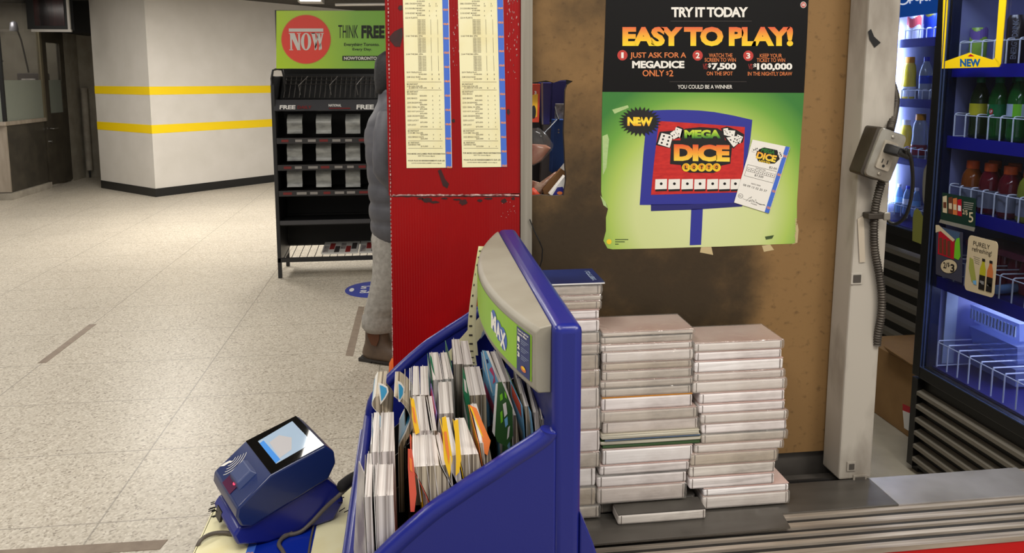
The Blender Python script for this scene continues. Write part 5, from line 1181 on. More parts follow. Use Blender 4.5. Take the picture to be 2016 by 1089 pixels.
FAN = {
 'yellow and orange covered': ('cvyellow', [(870, 823), (878, 820), (891, 905), (885, 940), (874, 905)], [('cvorange', [(874, 850), (879, 850), (885, 895), (884, 915), (877, 880)])]),
 'yellow covered slip bundle right': ('cvyellow', [(894, 829), (902, 826), (908, 905), (904, 930), (897, 938), (898, 905)], []),
 'orange slip fan': ('cvorange', [(923, 797), (938, 804), (963, 862), (966, 868), (960, 897), (954, 893), (948, 858)], [('cvyellow', [(924, 799), (929, 803), (952, 862), (947, 856)])]),
 'sky blue covered': ('cvsky', [(949, 690), (957, 691), (981, 751), (976, 777), (970, 780), (955, 734)], [('cvpink', [(963, 728), (968, 722), (973, 735), (975, 752), (970, 756), (972, 742)]), ('cvwhite', [(950, 691), (952, 691), (970, 775), (967, 770)]), ('bookblue', [(957, 708), (960, 707), (962, 714), (959, 716)])]),
 'dark green covered slip fan': ('cvdkgreen', [(978, 754), (988, 752), (1009, 804), (1010, 858), (997, 880), (979, 870), (971, 848)], [('cvwhite', [(976, 756), (980, 755), (974, 860), (969, 850)]), ('cvwhite', [(990, 796), (996, 792), (999, 815), (993, 822)]), ('lbllime', [(984, 778), (989, 774), (990, 786), (985, 790)]), ('lbllime', [(993, 770), (997, 776), (998, 786), (994, 782)]), ('cvsky', [(993, 826), (999, 820), (1000, 836), (995, 842)]), ('lbllime', [(985, 812), (989, 808), (990, 830), (986, 834)]), ('cvwhite', [(1000, 842), (1004, 838), (1002, 860), (998, 866)])]),
 'green cover, far row': ('cvgreen', [(846, 697), (850, 704), (857, 742), (852, 730), (847, 712)], []),
 'green covered slip bundle in the middle': ('cvgreen', [(912, 726), (915, 736), (924, 778), (926, 806), (918, 796), (911, 768)], [('cvwhite', [(913, 745), (917, 750), (920, 775), (915, 770)])]),
 'yellow cover, middle': ('cvyellow', [(810, 784), (815, 786), (826, 852), (818, 856), (811, 822)], [('cvorange', [(812, 800), (815, 804), (820, 835), (815, 830)])]),
 'red cover in the near row': ('cvred', [(803, 884), (811, 886), (814, 905), (820, 972), (816, 1008), (808, 1008), (803, 920)], [('cvorange', [(806, 900), (811, 905), (812, 930), (807, 925)])]),
}
BN = [
 ('thin white slip bundle at the front lip, near row', 723, 735, 893, 717, 731, 984, 1.165, .17, 'cvgrey', 'edgewhite', .004, .0, None),
 ('thick white slip bundle at the front lip, near row', 739, 774, 892, 738, 774, 984, 1.165, .17, 'cvwhite', 'edgewhite', .003, .0, None),
 ('thin white slip bundle at the front lip, second row', 736, 746, 812, 733, 745, 890, 1.18, .17, 'cvwhite', 'edgewhite', .002, .0, None),
 ('thick white slip bundle at the front lip, second row', 750, 775, 812, 748, 777, 889, 1.18, .17, 'cvwhite', 'edgewhite', .002, .0, None),
 ('narrow white slip bundle left of its twin in the far row', 813, 824, 721, 812, 825, 778, 1.2, .15, 'cvwhite', 'edgegrey', .002, 0, None),
 ('white slip bundle right of its narrow twin in the far row', 827, 842, 721, 828, 845, 778, 1.2, .15, 'cvwhite', 'edgegrey', .002, 0, None),
 ('white slip bundle with yellow cover, middle of the second column', 812, 836, 780, 820, 846, 848, 1.2, .16, 'cvyellow', 'edgewhite', .012, 0, ('cvorange', 'cvyellow')),
 ('thin cream slip bundle beside the yellow covered one', 843, 850, 780, 853, 860, 848, 1.2, .15, 'cvwhite', 'edgewarm', .01, 0, None),
 ('thick bent slip bundle with red cover in the near row', 812, 856, 852, 812, 866, 940, 1.195, .13, 'cvred', 'edgewarm', .014, .016, ('cvorange',)),
 ('bent slip bundle right of the red covered one', 857, 866, 852, 872, 884, 935, 1.195, .13, 'cvwhite', 'edgewarm', .016, .014, None),
 ('white slip bundle with green cover, far row left', 845, 862, 694, 852, 872, 748, 1.2, .14, 'cvgreen', 'edgewhite', .002, 0, ('cvwhite', 'cvgreen')),
 ('white slip bundle right of the green covered one, far row', 867, 880, 694, 875, 893, 746, 1.2, .14, 'cvwhite', 'edgewhite', .004, 0, None),
 ('white slip bundle with violet cover in the third column', 863, 888, 752, 865, 893, 814, 1.205, .15, 'cvviolet', 'edgewhite', .0, -.006, ('cvpink', 'cvwhite')),
 ('yellow and orange covered slip bundle, third column near row', 870, 884, 822, 884, 902, 900, 1.205, .14, 'cvyellow', 'edgewhite', .006, .004, ('cvorange', 'cvyellow', 'cvorange')),
 ('yellow covered slip bundle right of the orange one, near row', 896, 914, 823, 906, 944, 906, 1.205, .14, 'cvyellow', 'edgewarm', .008, .006, ('cvyellow', 'cvorange')),
 ('dark green edged slip bundle at the far back row', 889, 904, 668, 893, 912, 717, 1.205, .13, 'cvgreen', 'edgegrey', .002, 0, ('cvdkgreen',)),
 ('brownish slip bundle right of the green edged one, back row', 906, 921, 671, 913, 931, 718, 1.205, .13, 'cvgrey', 'edgegrey', .004, 0, None),
 ('green covered slip bundle in the middle of the display', 914, 944, 722, 923, 957, 778, 1.21, .15, 'cvgreen', 'edgewarm', .004, 0, ('cvgreen', 'cvwhite', 'cvgreen')),
 ('orange slip fan leaning right in the near row', 926, 938, 795, 944, 962, 872, 1.212, .14, 'cvorange', 'edgewarm', .01, .004, ('cvyellow', 'cvorange')),
 ('sky blue covered slip bundle below the header', 951, 962, 691, 975, 987, 752, 1.215, .15, 'cvsky', 'edgewhite', .01, 0, ('cvwhite', 'cvpink', 'cvsky')),
 ('brown edged slip bundle right of the sky blue one', 965, 982, 692, 988, 1005, 752, 1.215, .15, 'cvwhite', 'edgewarm', .008, 0, None),
 ('dark green covered slip fan right of the sky blue bundle', 984, 994, 755, 1002, 1016, 818, 1.216, .15, 'cvdkgreen', 'edgewarm', .0, .006, ('cvwhite', 'cvsky', 'cvdkgreen')),
 ('thin dark slip bundle behind the dark green fan', 1010, 1015, 722, 1024, 1030, 775, 1.22, .15, 'cvdkgreen', 'edgegrey', .0, .003, None),
 ('pale blue slip bundle under the near end of the header', 1019, 1025, 745, 1033, 1041, 800, 1.222, .14, 'cvsky', 'edgewarm', .002, .003, ('cvred', 'cvwhite')),
 ('white and blue slip bundle near the back panel', 1036, 1044, 752, 1050, 1060, 812, 1.222, .14, 'cvsky', 'edgewhite', .003, .004, ('cvwhite', 'cvsky')),
 ('curved thin slip bundle touching the back panel', 1054, 1059, 770, 1066, 1072, 826, 1.222, .14, 'cvgrey', 'edgegrey', .002, .006, None),
]
for b_ in BN: bundle(*b_)
# curled leaflets at the far front
for k, (xa, lb, cvk) in enumerate(((748, 'curled blue leaflet bundle at the far front corner of the display', 'cvblue'), (781, 'second curled blue leaflet bundle right of the corner one', 'cvblue'))):
    d = 1.0; base = Y(xa, 755, d); tt = thing('leaflet', lb, 'leaflet', base - V((0, 0, .15)), 'curled leaflets')
    w_ = .085; th_ = (.012, .006)[k]
    prof = [(-.004, 0), (-.008, -.012), (.004, -.03), (.002, -.045), (-.008, -.062), (-.012, -.075), (-.012, -.16)] if k == 0 else [(-.002, 0), (.01, -.012), (.018, -.03), (.012, -.05), (.004, -.066), (.002, -.08), (.002, -.16)]
    sp_ = smoothp([V((px_, 0, pz_)) for px_, pz_ in prof], 5)
    MB().loft([[base + p + V((0, w_ * .5, 0)), base + p + V((th_, w_ * .5, 0)), base + p + V((th_, -w_ * .5, 0)), base + p + V((0, -w_ * .5, 0))] for p in sp_], 'edgewarm').build('page_block', tt, smooth=50)
    mb = MB(); mb.loft([[base + p + V((-.0008, w_ * .5, 0)), base + p + V((-.0002, w_ * .5, 0)), base + p + V((-.0002, -w_ * .5, 0)), base + p + V((-.0008, -w_ * .5, 0))] for p in sp_], 'cvwhite'); c_ = mb.build('cover_slip', tt, smooth=50)
    mb = MB(); mb.loft([[base + p + V((-.0012, w_ * .4, 0)), base + p + V((-.0009, w_ * .4, 0)), base + p + V((-.0009, -w_ * .4, 0)), base + p + V((-.0012, -w_ * .4, 0))] for p in sp_[3:22]], cvk); mb.build('cover_print', tt, smooth=50)
    yl_ = base.y - w_ * .5 - .002; pl_ = ([(744, 754), (752, 756), (763, 762), (765, 772), (759, 784), (749, 797)], [(783, 750), (790, 754), (796, 763), (795, 778), (787, 792), (784, 790)])[k]
    mb = MB(); mb.prism([Y(x, y, yl_) for x, y in pl_], (0, .0006, 0), 'cvwhite'); fc_ = mb.build('fanned_slip', tt)
    mb = MB(); cx_ = sum(x for x, y in pl_) / 6; cy_ = sum(y for x, y in pl_) / 6; mb.poly([Y(cx_ + (x - cx_) * .68, cy_ + (y - cy_) * .74, yl_ - .0005) for x, y in pl_], cvk); mb.build('slip_print', fc_)
for k, (xa, ya, lb) in enumerate(((796, 748, 'single dark edged slip standing right of the curled leaflets'), (806, 746, 'single white edged slip beside the far white bundles'))):
    base = Y(xa, ya, 1.02); tt = thing('play_slip', lb, 'play slip', base - V((0, 0, .16)))
    MB().box(base.x, base.x + .0012, base.y - .04, base.y + .04, base.z - .17, base.z, ('cvgrey', 'cvwhite')[k]).build('sheet', tt)
q = [Z(708, 906, 1.16), ]
tt = thing('information_card', 'grey printed card leaning out over the front lip of the display', 'card', Y(712, 960, .8))
p0, p1, p2, p3 = Y(708, 908, .86), Y(732, 962, .79), Y(732, 1100, .775), Y(704, 985, .85)
MB().prism([p0, p1, V((-.06, .78, .99)), V((-.075, .86, 1.05))], (-.0012, 0, 0), 'papergrey').build('sheet', tt)
MB().prism([p0.lerp(p1, .25) + V((-.0016, 0, -.01)), p0.lerp(p1, .8) + V((-.0016, 0, -.01)), p0.lerp(p1, .8) + V((-.0016, .0, -.035)), p0.lerp(p1, .25) + V((-.0016, 0, -.035))], (-.0003, 0, 0), 'bookink').build('print', tt)

# ---------------------------------------------------------------- ticket checker
mat('chkblue', (22, 40, 92), .3, coat=.25); mat('chkblue2', (24, 34, 126), .35, coat=.15); mat('chkgloss', (14, 13, 12), .03); mat('chkgrey', (52, 66, 112), .4)
mat('screenlit', (150, 170, 190), .04, emit=.25, ecol=(160, 176, 194)); mat('screenwhite', (236, 236, 232), .12, emit=.75, ecol=(240, 240, 236)); mat('screentan', (172, 170, 172), .04, emit=.28, ecol=(176, 172, 172)); mat('screenblue', (70, 130, 200), .04, emit=.35, ecol=(70, 130, 200))
mat('laser', (255, 60, 90), .4, emit=2.0, ecol=(255, 40, 70)); mat('laserdim', (84, 36, 66), .2); mat('cable', (92, 84, 76), .55); mat('velcro', (24, 22, 22), .9)
A = Z(481.4, 869.5, 1.012)
U = V((.885, .465, 0)).normalized(); W = V((.465, -.885, 0)).normalized(); ZU = V((0, 0, 1))
def K(u, w_, z): return A + U * u + W * w_ + ZU * z
CW = .132
t = thing('ticket_checker', 'dark blue ticket checker with lit screen on the side shelf', 'scanner', K(.03, CW / 2, SZ - A.z))
prof = [(0, 0), (.087, .022), (.101, .008), (.103, -.012), (.09, -.035), (-.03, -.072), (-.046, -.066), (-.052, -.05), (-.0497, -.036)]
hs_ = MB().prism([K(u, 0, z) for u, z in prof], W * CW, 'chkblue').build('housing', t, bevel=.0035, seg=3, smooth=35)
sn = V((-.022, 0, .087)).normalized(); Sx = V((.087, 0, .022)).normalized()
def S(a, b_, o): return A + U * (Sx.x * a + sn.x * o) + ZU * (Sx.z * a + sn.z * o) + W * b_     # on the sloping screen face
SL = .0897
MB().prism([S(.0015, .002, .0002), S(SL - .001, .002, .0002), S(SL - .001, CW - .002, .0002), S(.0015, CW - .002, .0002)], U * (sn.x * .0008) + ZU * (sn.z * .0008), 'chkgloss').build('bezel', t, bevel=.0004)
mb = MB(); sc_ = quadmap([(.016, .022), (.078, .014), (.078, .108), (.016, .112)], lambda a, b_: S(a, b_, .0012))
mb.poly([sc_(0, 0), sc_(1, 0), sc_(1, 1), sc_(0, 1)], 'screenlit'); sc2 = quadmap([(.016, .022), (.078, .014), (.078, .108), (.016, .112)], lambda a, b_: S(a, b_, .0014))
mb.poly([sc2(0, .1), sc2(.12, .08), sc2(.14, .95), sc2(0, .98)], 'screenblue'); mb.poly([sc2(.2, .25), sc2(.5, .2), sc2(.7, .5), sc2(.5, .85), sc2(.15, .9)], 'screentan')
mb.build('screen', t)
# scanner front face
fn = V((-.036, 0, .0497)).normalized(); Fx = V((-.0497, 0, -.036)).normalized()
def Ff(a, b_, o): return A + U * (Fx.x * a + fn.x * o) + ZU * (Fx.z * a + fn.z * o) + W * b_    # a runs down the face from the ridge
FL = .0612
mb = MB(); mb.loft([[Ff(a, b_, o) for a, b_ in rr_] for o, rr_ in ((-.001, [(.012, .05), (.012, .1), (.048, .1), (.048, .05)]), (.009, [(.016, .055), (.016, .094), (.042, .094), (.042, .055)]))], 'chkgrey'); mb.build('scan_hood', t, bevel=.002)
mb = MB(); mb.prism([Ff(.041, .047, .0006), Ff(.041, .088, .0006), Ff(.06, .088, .0006), Ff(.06, .047, .0006)], U * (fn.x * .0006) + ZU * (fn.z * .0006), 'laserdim'); sw = mb.build('scan_window', t)
mb = MB(); mb.poly([Ff(.046 + .0028 * math.cos(a), .076 + .0045 * math.sin(a), .0015) for a in [i * math.pi / 6 for i in range(12)]], 'laser'); mb.build('red_light', sw)
mb = MB()
for k in range(5):
    r_ = .008 + k * .0055; cy_ = .012; pts1 = []; 
    for a in [math.radians(-50 + 100 * i / 10) for i in range(11)]: pts1.append((.030 - r_ * math.sin(a), cy_ + r_ * math.cos(a)))
    for p, q in zip(pts1, pts1[1:]):
        w1 = .0007 * (1 if k else 1); mb.poly([Ff(p[0] * 1, p[1] - w1, .0005), Ff(q[0], q[1] - w1, .0005), Ff(q[0], q[1] + w1, .0005), Ff(p[0], p[1] + w1, .0005)], 'pw')
mb.poly([Ff(.05, .004, .0005), Ff(.045, .012, .0005), Ff(.036, .016, .0005), Ff(.03, .022, .0005), Ff(.034, .012, .0005), Ff(.042, .006, .0005)], 'pw')
mb.build('contactless_mark', t)
# stand under the housing
zb_ = SZ + .001 - A.z
sp2 = [(.089, -.036), (.112, -.062), (.118, -.085), (.10, zb_), (-.005, zb_), (-.05, zb_ + .012), (-.056, -.082), (-.046, -.07), (-.03, -.0725)]
MB().prism([K(u, .012, z) for u, z in sp2], W * (CW - .02), 'chkblue2').build('stand', t, bevel=.004, seg=2, smooth=35)
mb = MB(); mb.prism([K(-.0585, .03, -.094), K(-.0585, .055, -.094), K(-.054, .055, -.078), K(-.054, .03, -.078)], U * .004, 'chkgloss'); mb.build('stand_slot', t)
mb = MB()
for k in range(26):
    w0 = R.uniform(.0, CW); p = K(.11 + R.uniform(-.004, .006), w0, -.088 + R.uniform(-.015, .01)); mb.tube([p, p + U * R.uniform(.004, .012) + ZU * R.uniform(-.004, .004)], .0009, 'velcro', 4)
for k in range(12):
    p = K(-.052, R.uniform(.0, .03), -.09 + R.uniform(-.014, .008)); mb.tube([p, p - U * R.uniform(.004, .011)], .0009, 'velcro', 4)
mb.prism([K(.1, .01, -.1), K(.118, .01, -.088), K(.118, .06, -.088), K(.1, .06, -.1)], ZU * -.004, 'velcro')
mb.build('bristle_pad', t)
t = thing('checker_cable', 'grey brown cable looping round the ticket checker on the shelf', 'cable', Z(560, 1055, SZ))
e = lambda x, y, dz=.004: Z(x, y, SZ + dz)
MB().tube(smoothp([e(384, 1092, -.03), e(388, 1078, -.004), e(396, 1063, .006), e(415, 1052, .006), e(440, 1049), e(470, 1053), e(520, 1056), e(560, 1054), e(590, 1048), e(612, 1030, .012), e(640, 1000, .03), e(668, 975, .05), e(690, 955, .06), e(704, 940, .06)]), .0032, 'cable', 8).build('cable_loop', t, smooth=60)
MB().tube(smoothp([e(575, 1050), e(556, 1060), e(549, 1072), e(556, 1084), e(563, 1098)]), .0032, 'cable', 8).build('cable_end', t, smooth=60)
MB().tube(smoothp([e(619, 1030, .003), e(612, 1060, .003), e(606, 1100, .003)]), .0016, 'cable', 6).build('thin_lead', t, smooth=60)
MB().tube(smoothp([e(668, 962, .062), e(685, 948, .065), e(702, 938, .065), e(712, 936, .06)]), [.006, .008, .009, .009, .009, .009, .009, .009, .009, .009, .009, .009, .009, .009, .008, .006], 'velcro', 8).build('cable_wrap', t, smooth=60)

# ---------------------------------------------------------------- drinks fridges
mat('fridgeblack', (20, 19, 18), .35); mat('fridgenavy', (26, 34, 66), .3); mat('louvre', (120, 112, 98), .45); mat('fridgeedge', (70, 84, 120), .25, metal=.4); mat('liner', (120, 124, 160), .5); mat('linerdark', (140, 144, 190), .5)
mat('striplue', (30, 30, 150), .35); mat('wirewhite', (226, 230, 240), .3); mat('shelfwire', (120, 126, 160), .4); mat('shelfblue2', (34, 32, 108), .4)
glassmat('doorglass', (236, 240, 248), .16)
mat('ledcool', (220, 235, 255), .5, emit=4, ecol=(205, 226, 255)); mat('headblue', (20, 74, 160), .4, emit=.35, ecol=(20, 74, 160)); mat('headwhite', (230, 236, 250), .4, emit=.5)
def fridge(nm, label, x, y0, y1, depth, zd, ztop, shelves, litname, power, liner, nl=6, col=(.75, .82, 1)):
    """front plane at x, facing -x; y0 near end, y1 far end"""
    t = thing(nm, label, 'fridge', (x + depth / 2, (y0 + y1) / 2, 0))
    mb = MB(); w_ = .035
    mb.box(x + .03, x + depth, y0, y0 + w_, 0, ztop, 'fridgeblack'); mb.box(x + .03, x + depth, y1 - w_, y1, 0, ztop, 'fridgeblack'); mb.box(x + depth - w_, x + depth, y0 + w_, y1 - w_, 0, ztop, 'fridgeblack'); mb.box(x + .03, x + depth - w_, y0 + w_, y1 - w_, ztop - .05, ztop, 'fridgeblack'); mb.box(x + .03, x + depth - w_, y0 + w_, y1 - w_, .02, zd, 'fridgeblack')
    cab = mb.build('cabinet', t)
    mb = MB(); e = .002
    mb.box(x + .035, x + depth - w_ - e, y0 + w_, y0 + w_ + e, zd + .04, ztop - .05, liner); mb.box(x + .035, x + .075, y1 - w_ - e, y1 - w_, zd + .04, ztop - .05, 'fridgenavy'); mb.box(x + .075, x + depth - w_ - e, y1 - w_ - e, y1 - w_, zd + .04, ztop - .05, liner); mb.box(x + depth - w_ - 2 * e, x + depth - w_ - e, y0 + w_, y1 - w_, zd + .04, ztop - .05, liner)
    mb.build('liner', cab)
    MB().box(x + .06, x + depth - w_ - .004, y0 + w_ + .003, y1 - w_ - .003, zd + .035, zd + .045, 'shelfblue2').build('floor_shelf', cab)
    # door
    d = thing_part('door', t); fr = .045
    mb = MB(); mb.box(x, x + .028, y0, y0 + fr, zd, ztop, 'fridgeblack'); mb.box(x, x + .028, y1 - fr, y1, zd, ztop, 'fridgeblack'); mb.box(x, x + .028, y0 + fr, y1 - fr, zd, zd + .05, 'fridgeblack'); mb.box(x, x + .028, y0 + fr, y1 - fr, ztop - .06, ztop, 'fridgeblack')
    dr = mb.build('door', t, bevel=.004)
    MB().box(x + .004, x + .010, y0 + fr, y1 - fr, zd + .05, ztop - .06, 'doorglass').build('glass_pane', dr)
    mb = MB()
    for yy in (y1 - fr - .006, y1 - fr - .022): mb.box(x - .0015, x + .003, yy, yy + .004, zd + .05, ztop - .06, 'fridgeedge')
    mb.box(x - .001, x + .003, y0 + fr, y1 - fr, zd + .046, zd + .05, 'fridgeedge')
    mb.build('edge_strip', dr)
    # louvred grille
    g = MB(); g.box(x + .004, x + .03, y1 - .035, y1, .03, zd - .01, 'fridgeblack'); g.box(x + .004, x + .03, y0, y0 + .03, .03, zd - .01, 'fridgeblack'); g.box(x + .031, x + .034, y0 + .03, y1 - .035, .03, zd - .01, 'blackmatte'); gr = g.build('grille', t)
    for k in range(nl):
        z = .05 + (zd - .075) * k / nl; hgt = (zd - .075) / nl
        MB().prism([V((x + .002, y0 + .03, z + hgt * .1)), V((x + .002, y0 + .03, z + hgt * .36)), V((x + .03, y0 + .03, z + hgt * .5)), V((x + .03, y0 + .03, z + hgt * .3))], (0, y1 - y0 - .065, 0), 'louvre').build('louvre_slat', gr)
    for i, (z, fh, fence_end) in enumerate(shelves):
        xs = x + .055
        sh = None
        if z > zd + .1:
            mb = MB()
            for k in range(16): mb.tube([(xs + .01, y0 + w_ + .02 + k * (y1 - y0 - 2 * w_ - .04) / 15, z - .006), (x + depth - w_ - .02, y0 + w_ + .02 + k * (y1 - y0 - 2 * w_ - .04) / 15, z - .006)], .003, 'shelfwire', 5)
            mb.box(xs + .005, x + depth - w_ - .01, y0 + w_ + .004, y1 - w_ - .004, z - .004, z - .001, 'shelfblue2' if liner == 'linerdark' else 'shelfwire')
            sh = mb.build('shelf', t)
            MB().box(xs - .004, xs, y0 + w_ + .004, y1 - w_ - .004, z - .042, z + .004, 'striplue').build('price_rail', sh)
        if fh:
            mb = MB(); ye = y1 - w_ - .03; ys = y0 + w_ + .02
            mb.tube([(xs + .004, ys, z + fh), (xs + .004, ye, z + fh)], .0022, 'wirewhite', 6)
            n_ = int((ye - ys) / .058)
            for k in range(n_ + 1):
                yy = ye - k * .058
                mb.tube(smoothp([V((xs + .004, yy, z)), V((xs + .004, yy, z + fh * .6)), V((xs + .004, yy, z + fh - .002)), V((xs + .012, yy, z + fh + .006)), V((xs + .03, yy, z + fh + .006)), V((xs + fence_end, yy, z + fh + .004))], 3), .0028, 'wirewhite', 6)
            mb.tube([(xs + .004, ye, z + .004), (xs + .004 + fence_end, ye, z + .004)], .0025, 'wirewhite', 6)
            mb.build('wire_fence', sh or t)
    return t
def thing_part(a, b_): return None
NS = [(1.648, .085, .05), (1.378, .085, .05), (1.106, .085, .04), (.822, .085, .16), (.462, .1, .3)]
fr1 = fridge('drinks_fridge', 'large dark glass door drinks fridge nearest the counter at the right edge', 2.0, 2.02, 2.765, .66, .41, 2.02, NS, 'near', 4, 'linerdark')
X2 = 2.65
z2 = lambda y: X(1795, y, X2 + .06).z
NS2 = [(z2(78), .05, .008), (z2(196), .05, .008), (z2(311), .05, .008), (z2(432), .06, .1)]
YL = X(1767, 30, X2 + .045).y; YE = YL + .06
fr2 = fridge('drinks_fridge', 'bright lit drinks fridge behind the post with bottles on three shelves', X2, 3.4, YE, .6, z2(466), 2.12, NS2, 'far', 4, 'liner', 7)
o = MB().box(X2 + .04, X2 + .047, YL - .008, YL + .006, z2(466) + .06, 1.93, 'ledcool'); o.build('led_strip', fr2)
mb = MB(); mb.box(X2 - .004, X2 + .003, 3.4, YE, 1.93, 2.12, 'headblue'); hd2 = mb.build('header_sign', fr2)
mb = MB(); mq = lambda a, b_: X(a, b_, X2 - .006)
for r0, r1, mk in ((14, 11, 'headwhite'),):
    for i in range(20):
        a0, a1 = 2 * math.pi * i / 20, 2 * math.pi * (i + 1) / 20; mb.poly([mq(1777 + r_ * math.cos(a), -4 + r_ * math.sin(a)) for r_, a in ((r0, a0), (r0, a1), (r1, a1), (r1, a0))], mk)
text(mb, 'pepsi', 1790, -14, 1832, 7, mq, 'headwhite', .02); mb.build('logo', hd2)
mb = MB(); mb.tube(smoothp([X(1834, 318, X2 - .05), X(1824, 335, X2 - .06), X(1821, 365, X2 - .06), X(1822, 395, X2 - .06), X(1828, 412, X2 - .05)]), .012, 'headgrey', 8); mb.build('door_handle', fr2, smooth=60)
mb = MB(); mq = lambda a, b_: X(a, b_, X2 - .004)
shape(mb, [(1799, 416), (1806, 410), (1812, 416), (1818, 428), (1817, 482), (1796, 474), (1797, 430)], mq, 'bookyellow'); mb.build('yellow_reflection', fr2)  # yellow reflection painted as a flat bottle-shaped patch on the door
area('fridge_lamp_light', (X2 + .2, 3.8, 2.05), .2, .5, 7, (.72, .82, 1)); 
l_ = area('fridge_lamp_light', (X2 + .06, YL - .012, 1.4), .05, 1.0, 10, (.72, .82, 1), (0, 0, 0)); l_.rotation_euler = (math.pi / 2, 0, 0)
l_.data.size = .06; l_.data.size_y = 1.0
area('fridge_lamp_light', (2.3, 2.4, 1.95), .3, .5, .35, (.7, .76, 1)); area('fridge_lamp_light', (2.35, 2.4, .79), .3, .5, 3.5, (.68, .74, 1))

# ---------------------------------------------------------------- bottles and cans
mat('gsoda', (30, 110, 40), .08, trans=.35, coat=.5); mat('gsodadark', (44, 62, 30), .08, trans=.3, coat=.5); mat('gcap', (16, 120, 80), .35); mat('lblyellow', (196, 186, 40), .4); mat('lblgreen', (14, 110, 56), .4); mat('lblsilver', (176, 188, 206), .35); mat('lblred', (190, 20, 40), .4)
mat('ocap', (232, 96, 40), .4); mat('odrink', (150, 76, 24), .1, trans=.25, coat=.4); mat('rdrink', (110, 20, 34), .1, trans=.25, coat=.4); mat('ydrink', (150, 156, 50), .1, trans=.25, coat=.4); mat('lblgrey', (120, 124, 140), .4)
mat('juice', (250, 214, 60), .2, coat=.4); mat('juicecap', (244, 160, 40), .4); mat('bluecap', (40, 50, 190), .4); mat('waterblue', (150, 190, 235), .1, trans=.5); mat('bluebody', (40, 70, 190), .25, coat=.3); mat('canred', (226, 90, 90), .3, coat=.3); mat('canwhite', (240, 236, 240), .3, coat=.3); mat('candark', (40, 30, 32), .3, coat=.4); mat('brownbottle', (150, 120, 40), .15, coat=.4); mat('cleardrink', (190, 200, 220), .1, trans=.4); mat('limecan', (150, 190, 70), .3); mat('pinkpack', (176, 84, 110), .3, coat=.3); mat('darkred', (150, 30, 60), .2, coat=.4)
BOT = {'soda': [(.0001, 0), (.026, 0), (.031, .004), (.0325, .02), (.0315, .05), (.0325, .075), (.0325, .13), (.031, .15), (.024, .178), (.0145, .2), (.0135, .212), (.0001, .212)],
       'sport': [(.0001, 0), (.032, 0), (.036, .006), (.036, .04), (.033, .05), (.036, .06), (.036, .1), (.034, .118), (.03, .135), (.02, .152), (.019, .16), (.0001, .16)],
       'juice': [(.0001, 0), (.028, 0), (.032, .006), (.032, .06), (.029, .09), (.03, .12), (.026, .15), (.018, .165), (.0001, .165)]}
CAPS = {'soda': (.0145, .205, .228), 'sport': (.021, .152, .181), 'juice': (.02, .162, .19)}
LBL = {'soda': (.033, .085, .128), 'sport': (.0365, .02, .085), 'juice': (.0325, .01, .055)}
def bottle(kind, x, y, z, body, cap, label_mat, label, group, s=1, lettering=None, split=None, name='drink_bottle'):
    t = thing(name, label, 'bottle', (x, y, z), group)
    MB().lathe((x, y, z), [(r_ * s, h * s) for r_, h in BOT[kind]], body, 24).build('body', t, smooth=50)
    r_, a, b_ = CAPS[kind]; mb = MB()
    rings = []
    for rr_, zz0 in ((r_ * .98, a), (r_, a + .001), (r_, b_ - .002), (r_ * .9, b_), (.0005, b_)): rings.append([V((x + rr_ * s * math.cos(q) * (1 + .03 * (i % 2)), y + rr_ * s * math.sin(q) * (1 + .03 * (i % 2)), z + zz0 * s)) for i, q in enumerate([2 * math.pi * k / 36 for k in range(36)])])
    mb.loft(rings, cap); mb.build('cap', t, smooth=40)
    if label_mat:
        r_, a, b_ = LBL[kind]; mb = MB(); n_ = 32; ring = lambda zz0: [V((x + r_ * s * math.cos(2 * math.pi * k / n_), y + r_ * s * math.sin(2 * math.pi * k / n_), z + zz0 * s)) for k in range(n_)]
        lo, hi = ring(a), ring(b_)
        for k in range(n_):
            j = (k + 1) % n_; mb.poly([lo[k], lo[j], hi[j], hi[k]], (split if split and k in range(18, 22) else label_mat))
        lb = mb.build('label', t, smooth=60)
        if lettering:
            mb = MB()
            for s_, th0, th1, v0, v1, mk, bo in lettering:
                def mp_(a_, b2, r2=r_ * s + .0006): th = math.radians(a_); return V((x + r2 * math.cos(th), y + r2 * math.sin(th), z + (a + (b_ - a) * (1 - b2)) * s))
                if s_ == 'DISC': mb.poly([mp_((th0 + th1) / 2 + (th1 - th0) / 2 * math.cos(q), (v0 + v1) / 2 + (v1 - v0) / 2 * math.sin(q)) for q in [i * math.pi / 9 for i in range(18)]], mk)
                else: text(mb, s_, th0, v0, th1, v1, lambda a_, b2: mp_(a_, b2, r_ * s + .0009), mk, bo)
            mb.build('lettering', lb)
    return t
def can(x, y, z, r_, h, body, label, group, band=None, s_=None, bm='lblsilver', cat='can'):
    t = thing('drink_can', label, cat, (x, y, z), group)
    MB().lathe((x, y, z), [(.0001, .004), (r_ * .75, 0), (r_ * .85, .002), (r_, .012), (r_, h - .014), (r_ * .82, h - .002), (r_ * .8, h), (r_ * .76, h - .004), (.0001, h - .004)], body, 24).build('body', t, smooth=40)
    if band:
        mb = MB(); n_ = 24
        for k in range(n_):
            a0, a1 = 2 * math.pi * k / n_, 2 * math.pi * (k + 1) / n_
            z0, z1 = band[0] * h, band[1] * h; q = .06 * h * math.sin(3 * a0)
            mb.poly([V((x + (r_ + .0005) * math.cos(a), y + (r_ + .0005) * math.sin(a), z + zz0 + q)) for a, zz0 in ((a0, z0), (a1, z0), (a1, z1), (a0, z1))], bm)
        if s_:
            def mv(a_, b2): th = math.radians(205 + b2 * 30); return V((x + (r_ + .001) * math.cos(th), y + (r_ + .001) * math.sin(th), z + (.1 + .8 * a_) * h))
            text(mb, s_, 0, 0, 1, 1, mv, 'lblgrey', .02)
        mb.build('band', t)
    return t
def yb(px, py, x): return X(px, py, x).y
xb = 2.105
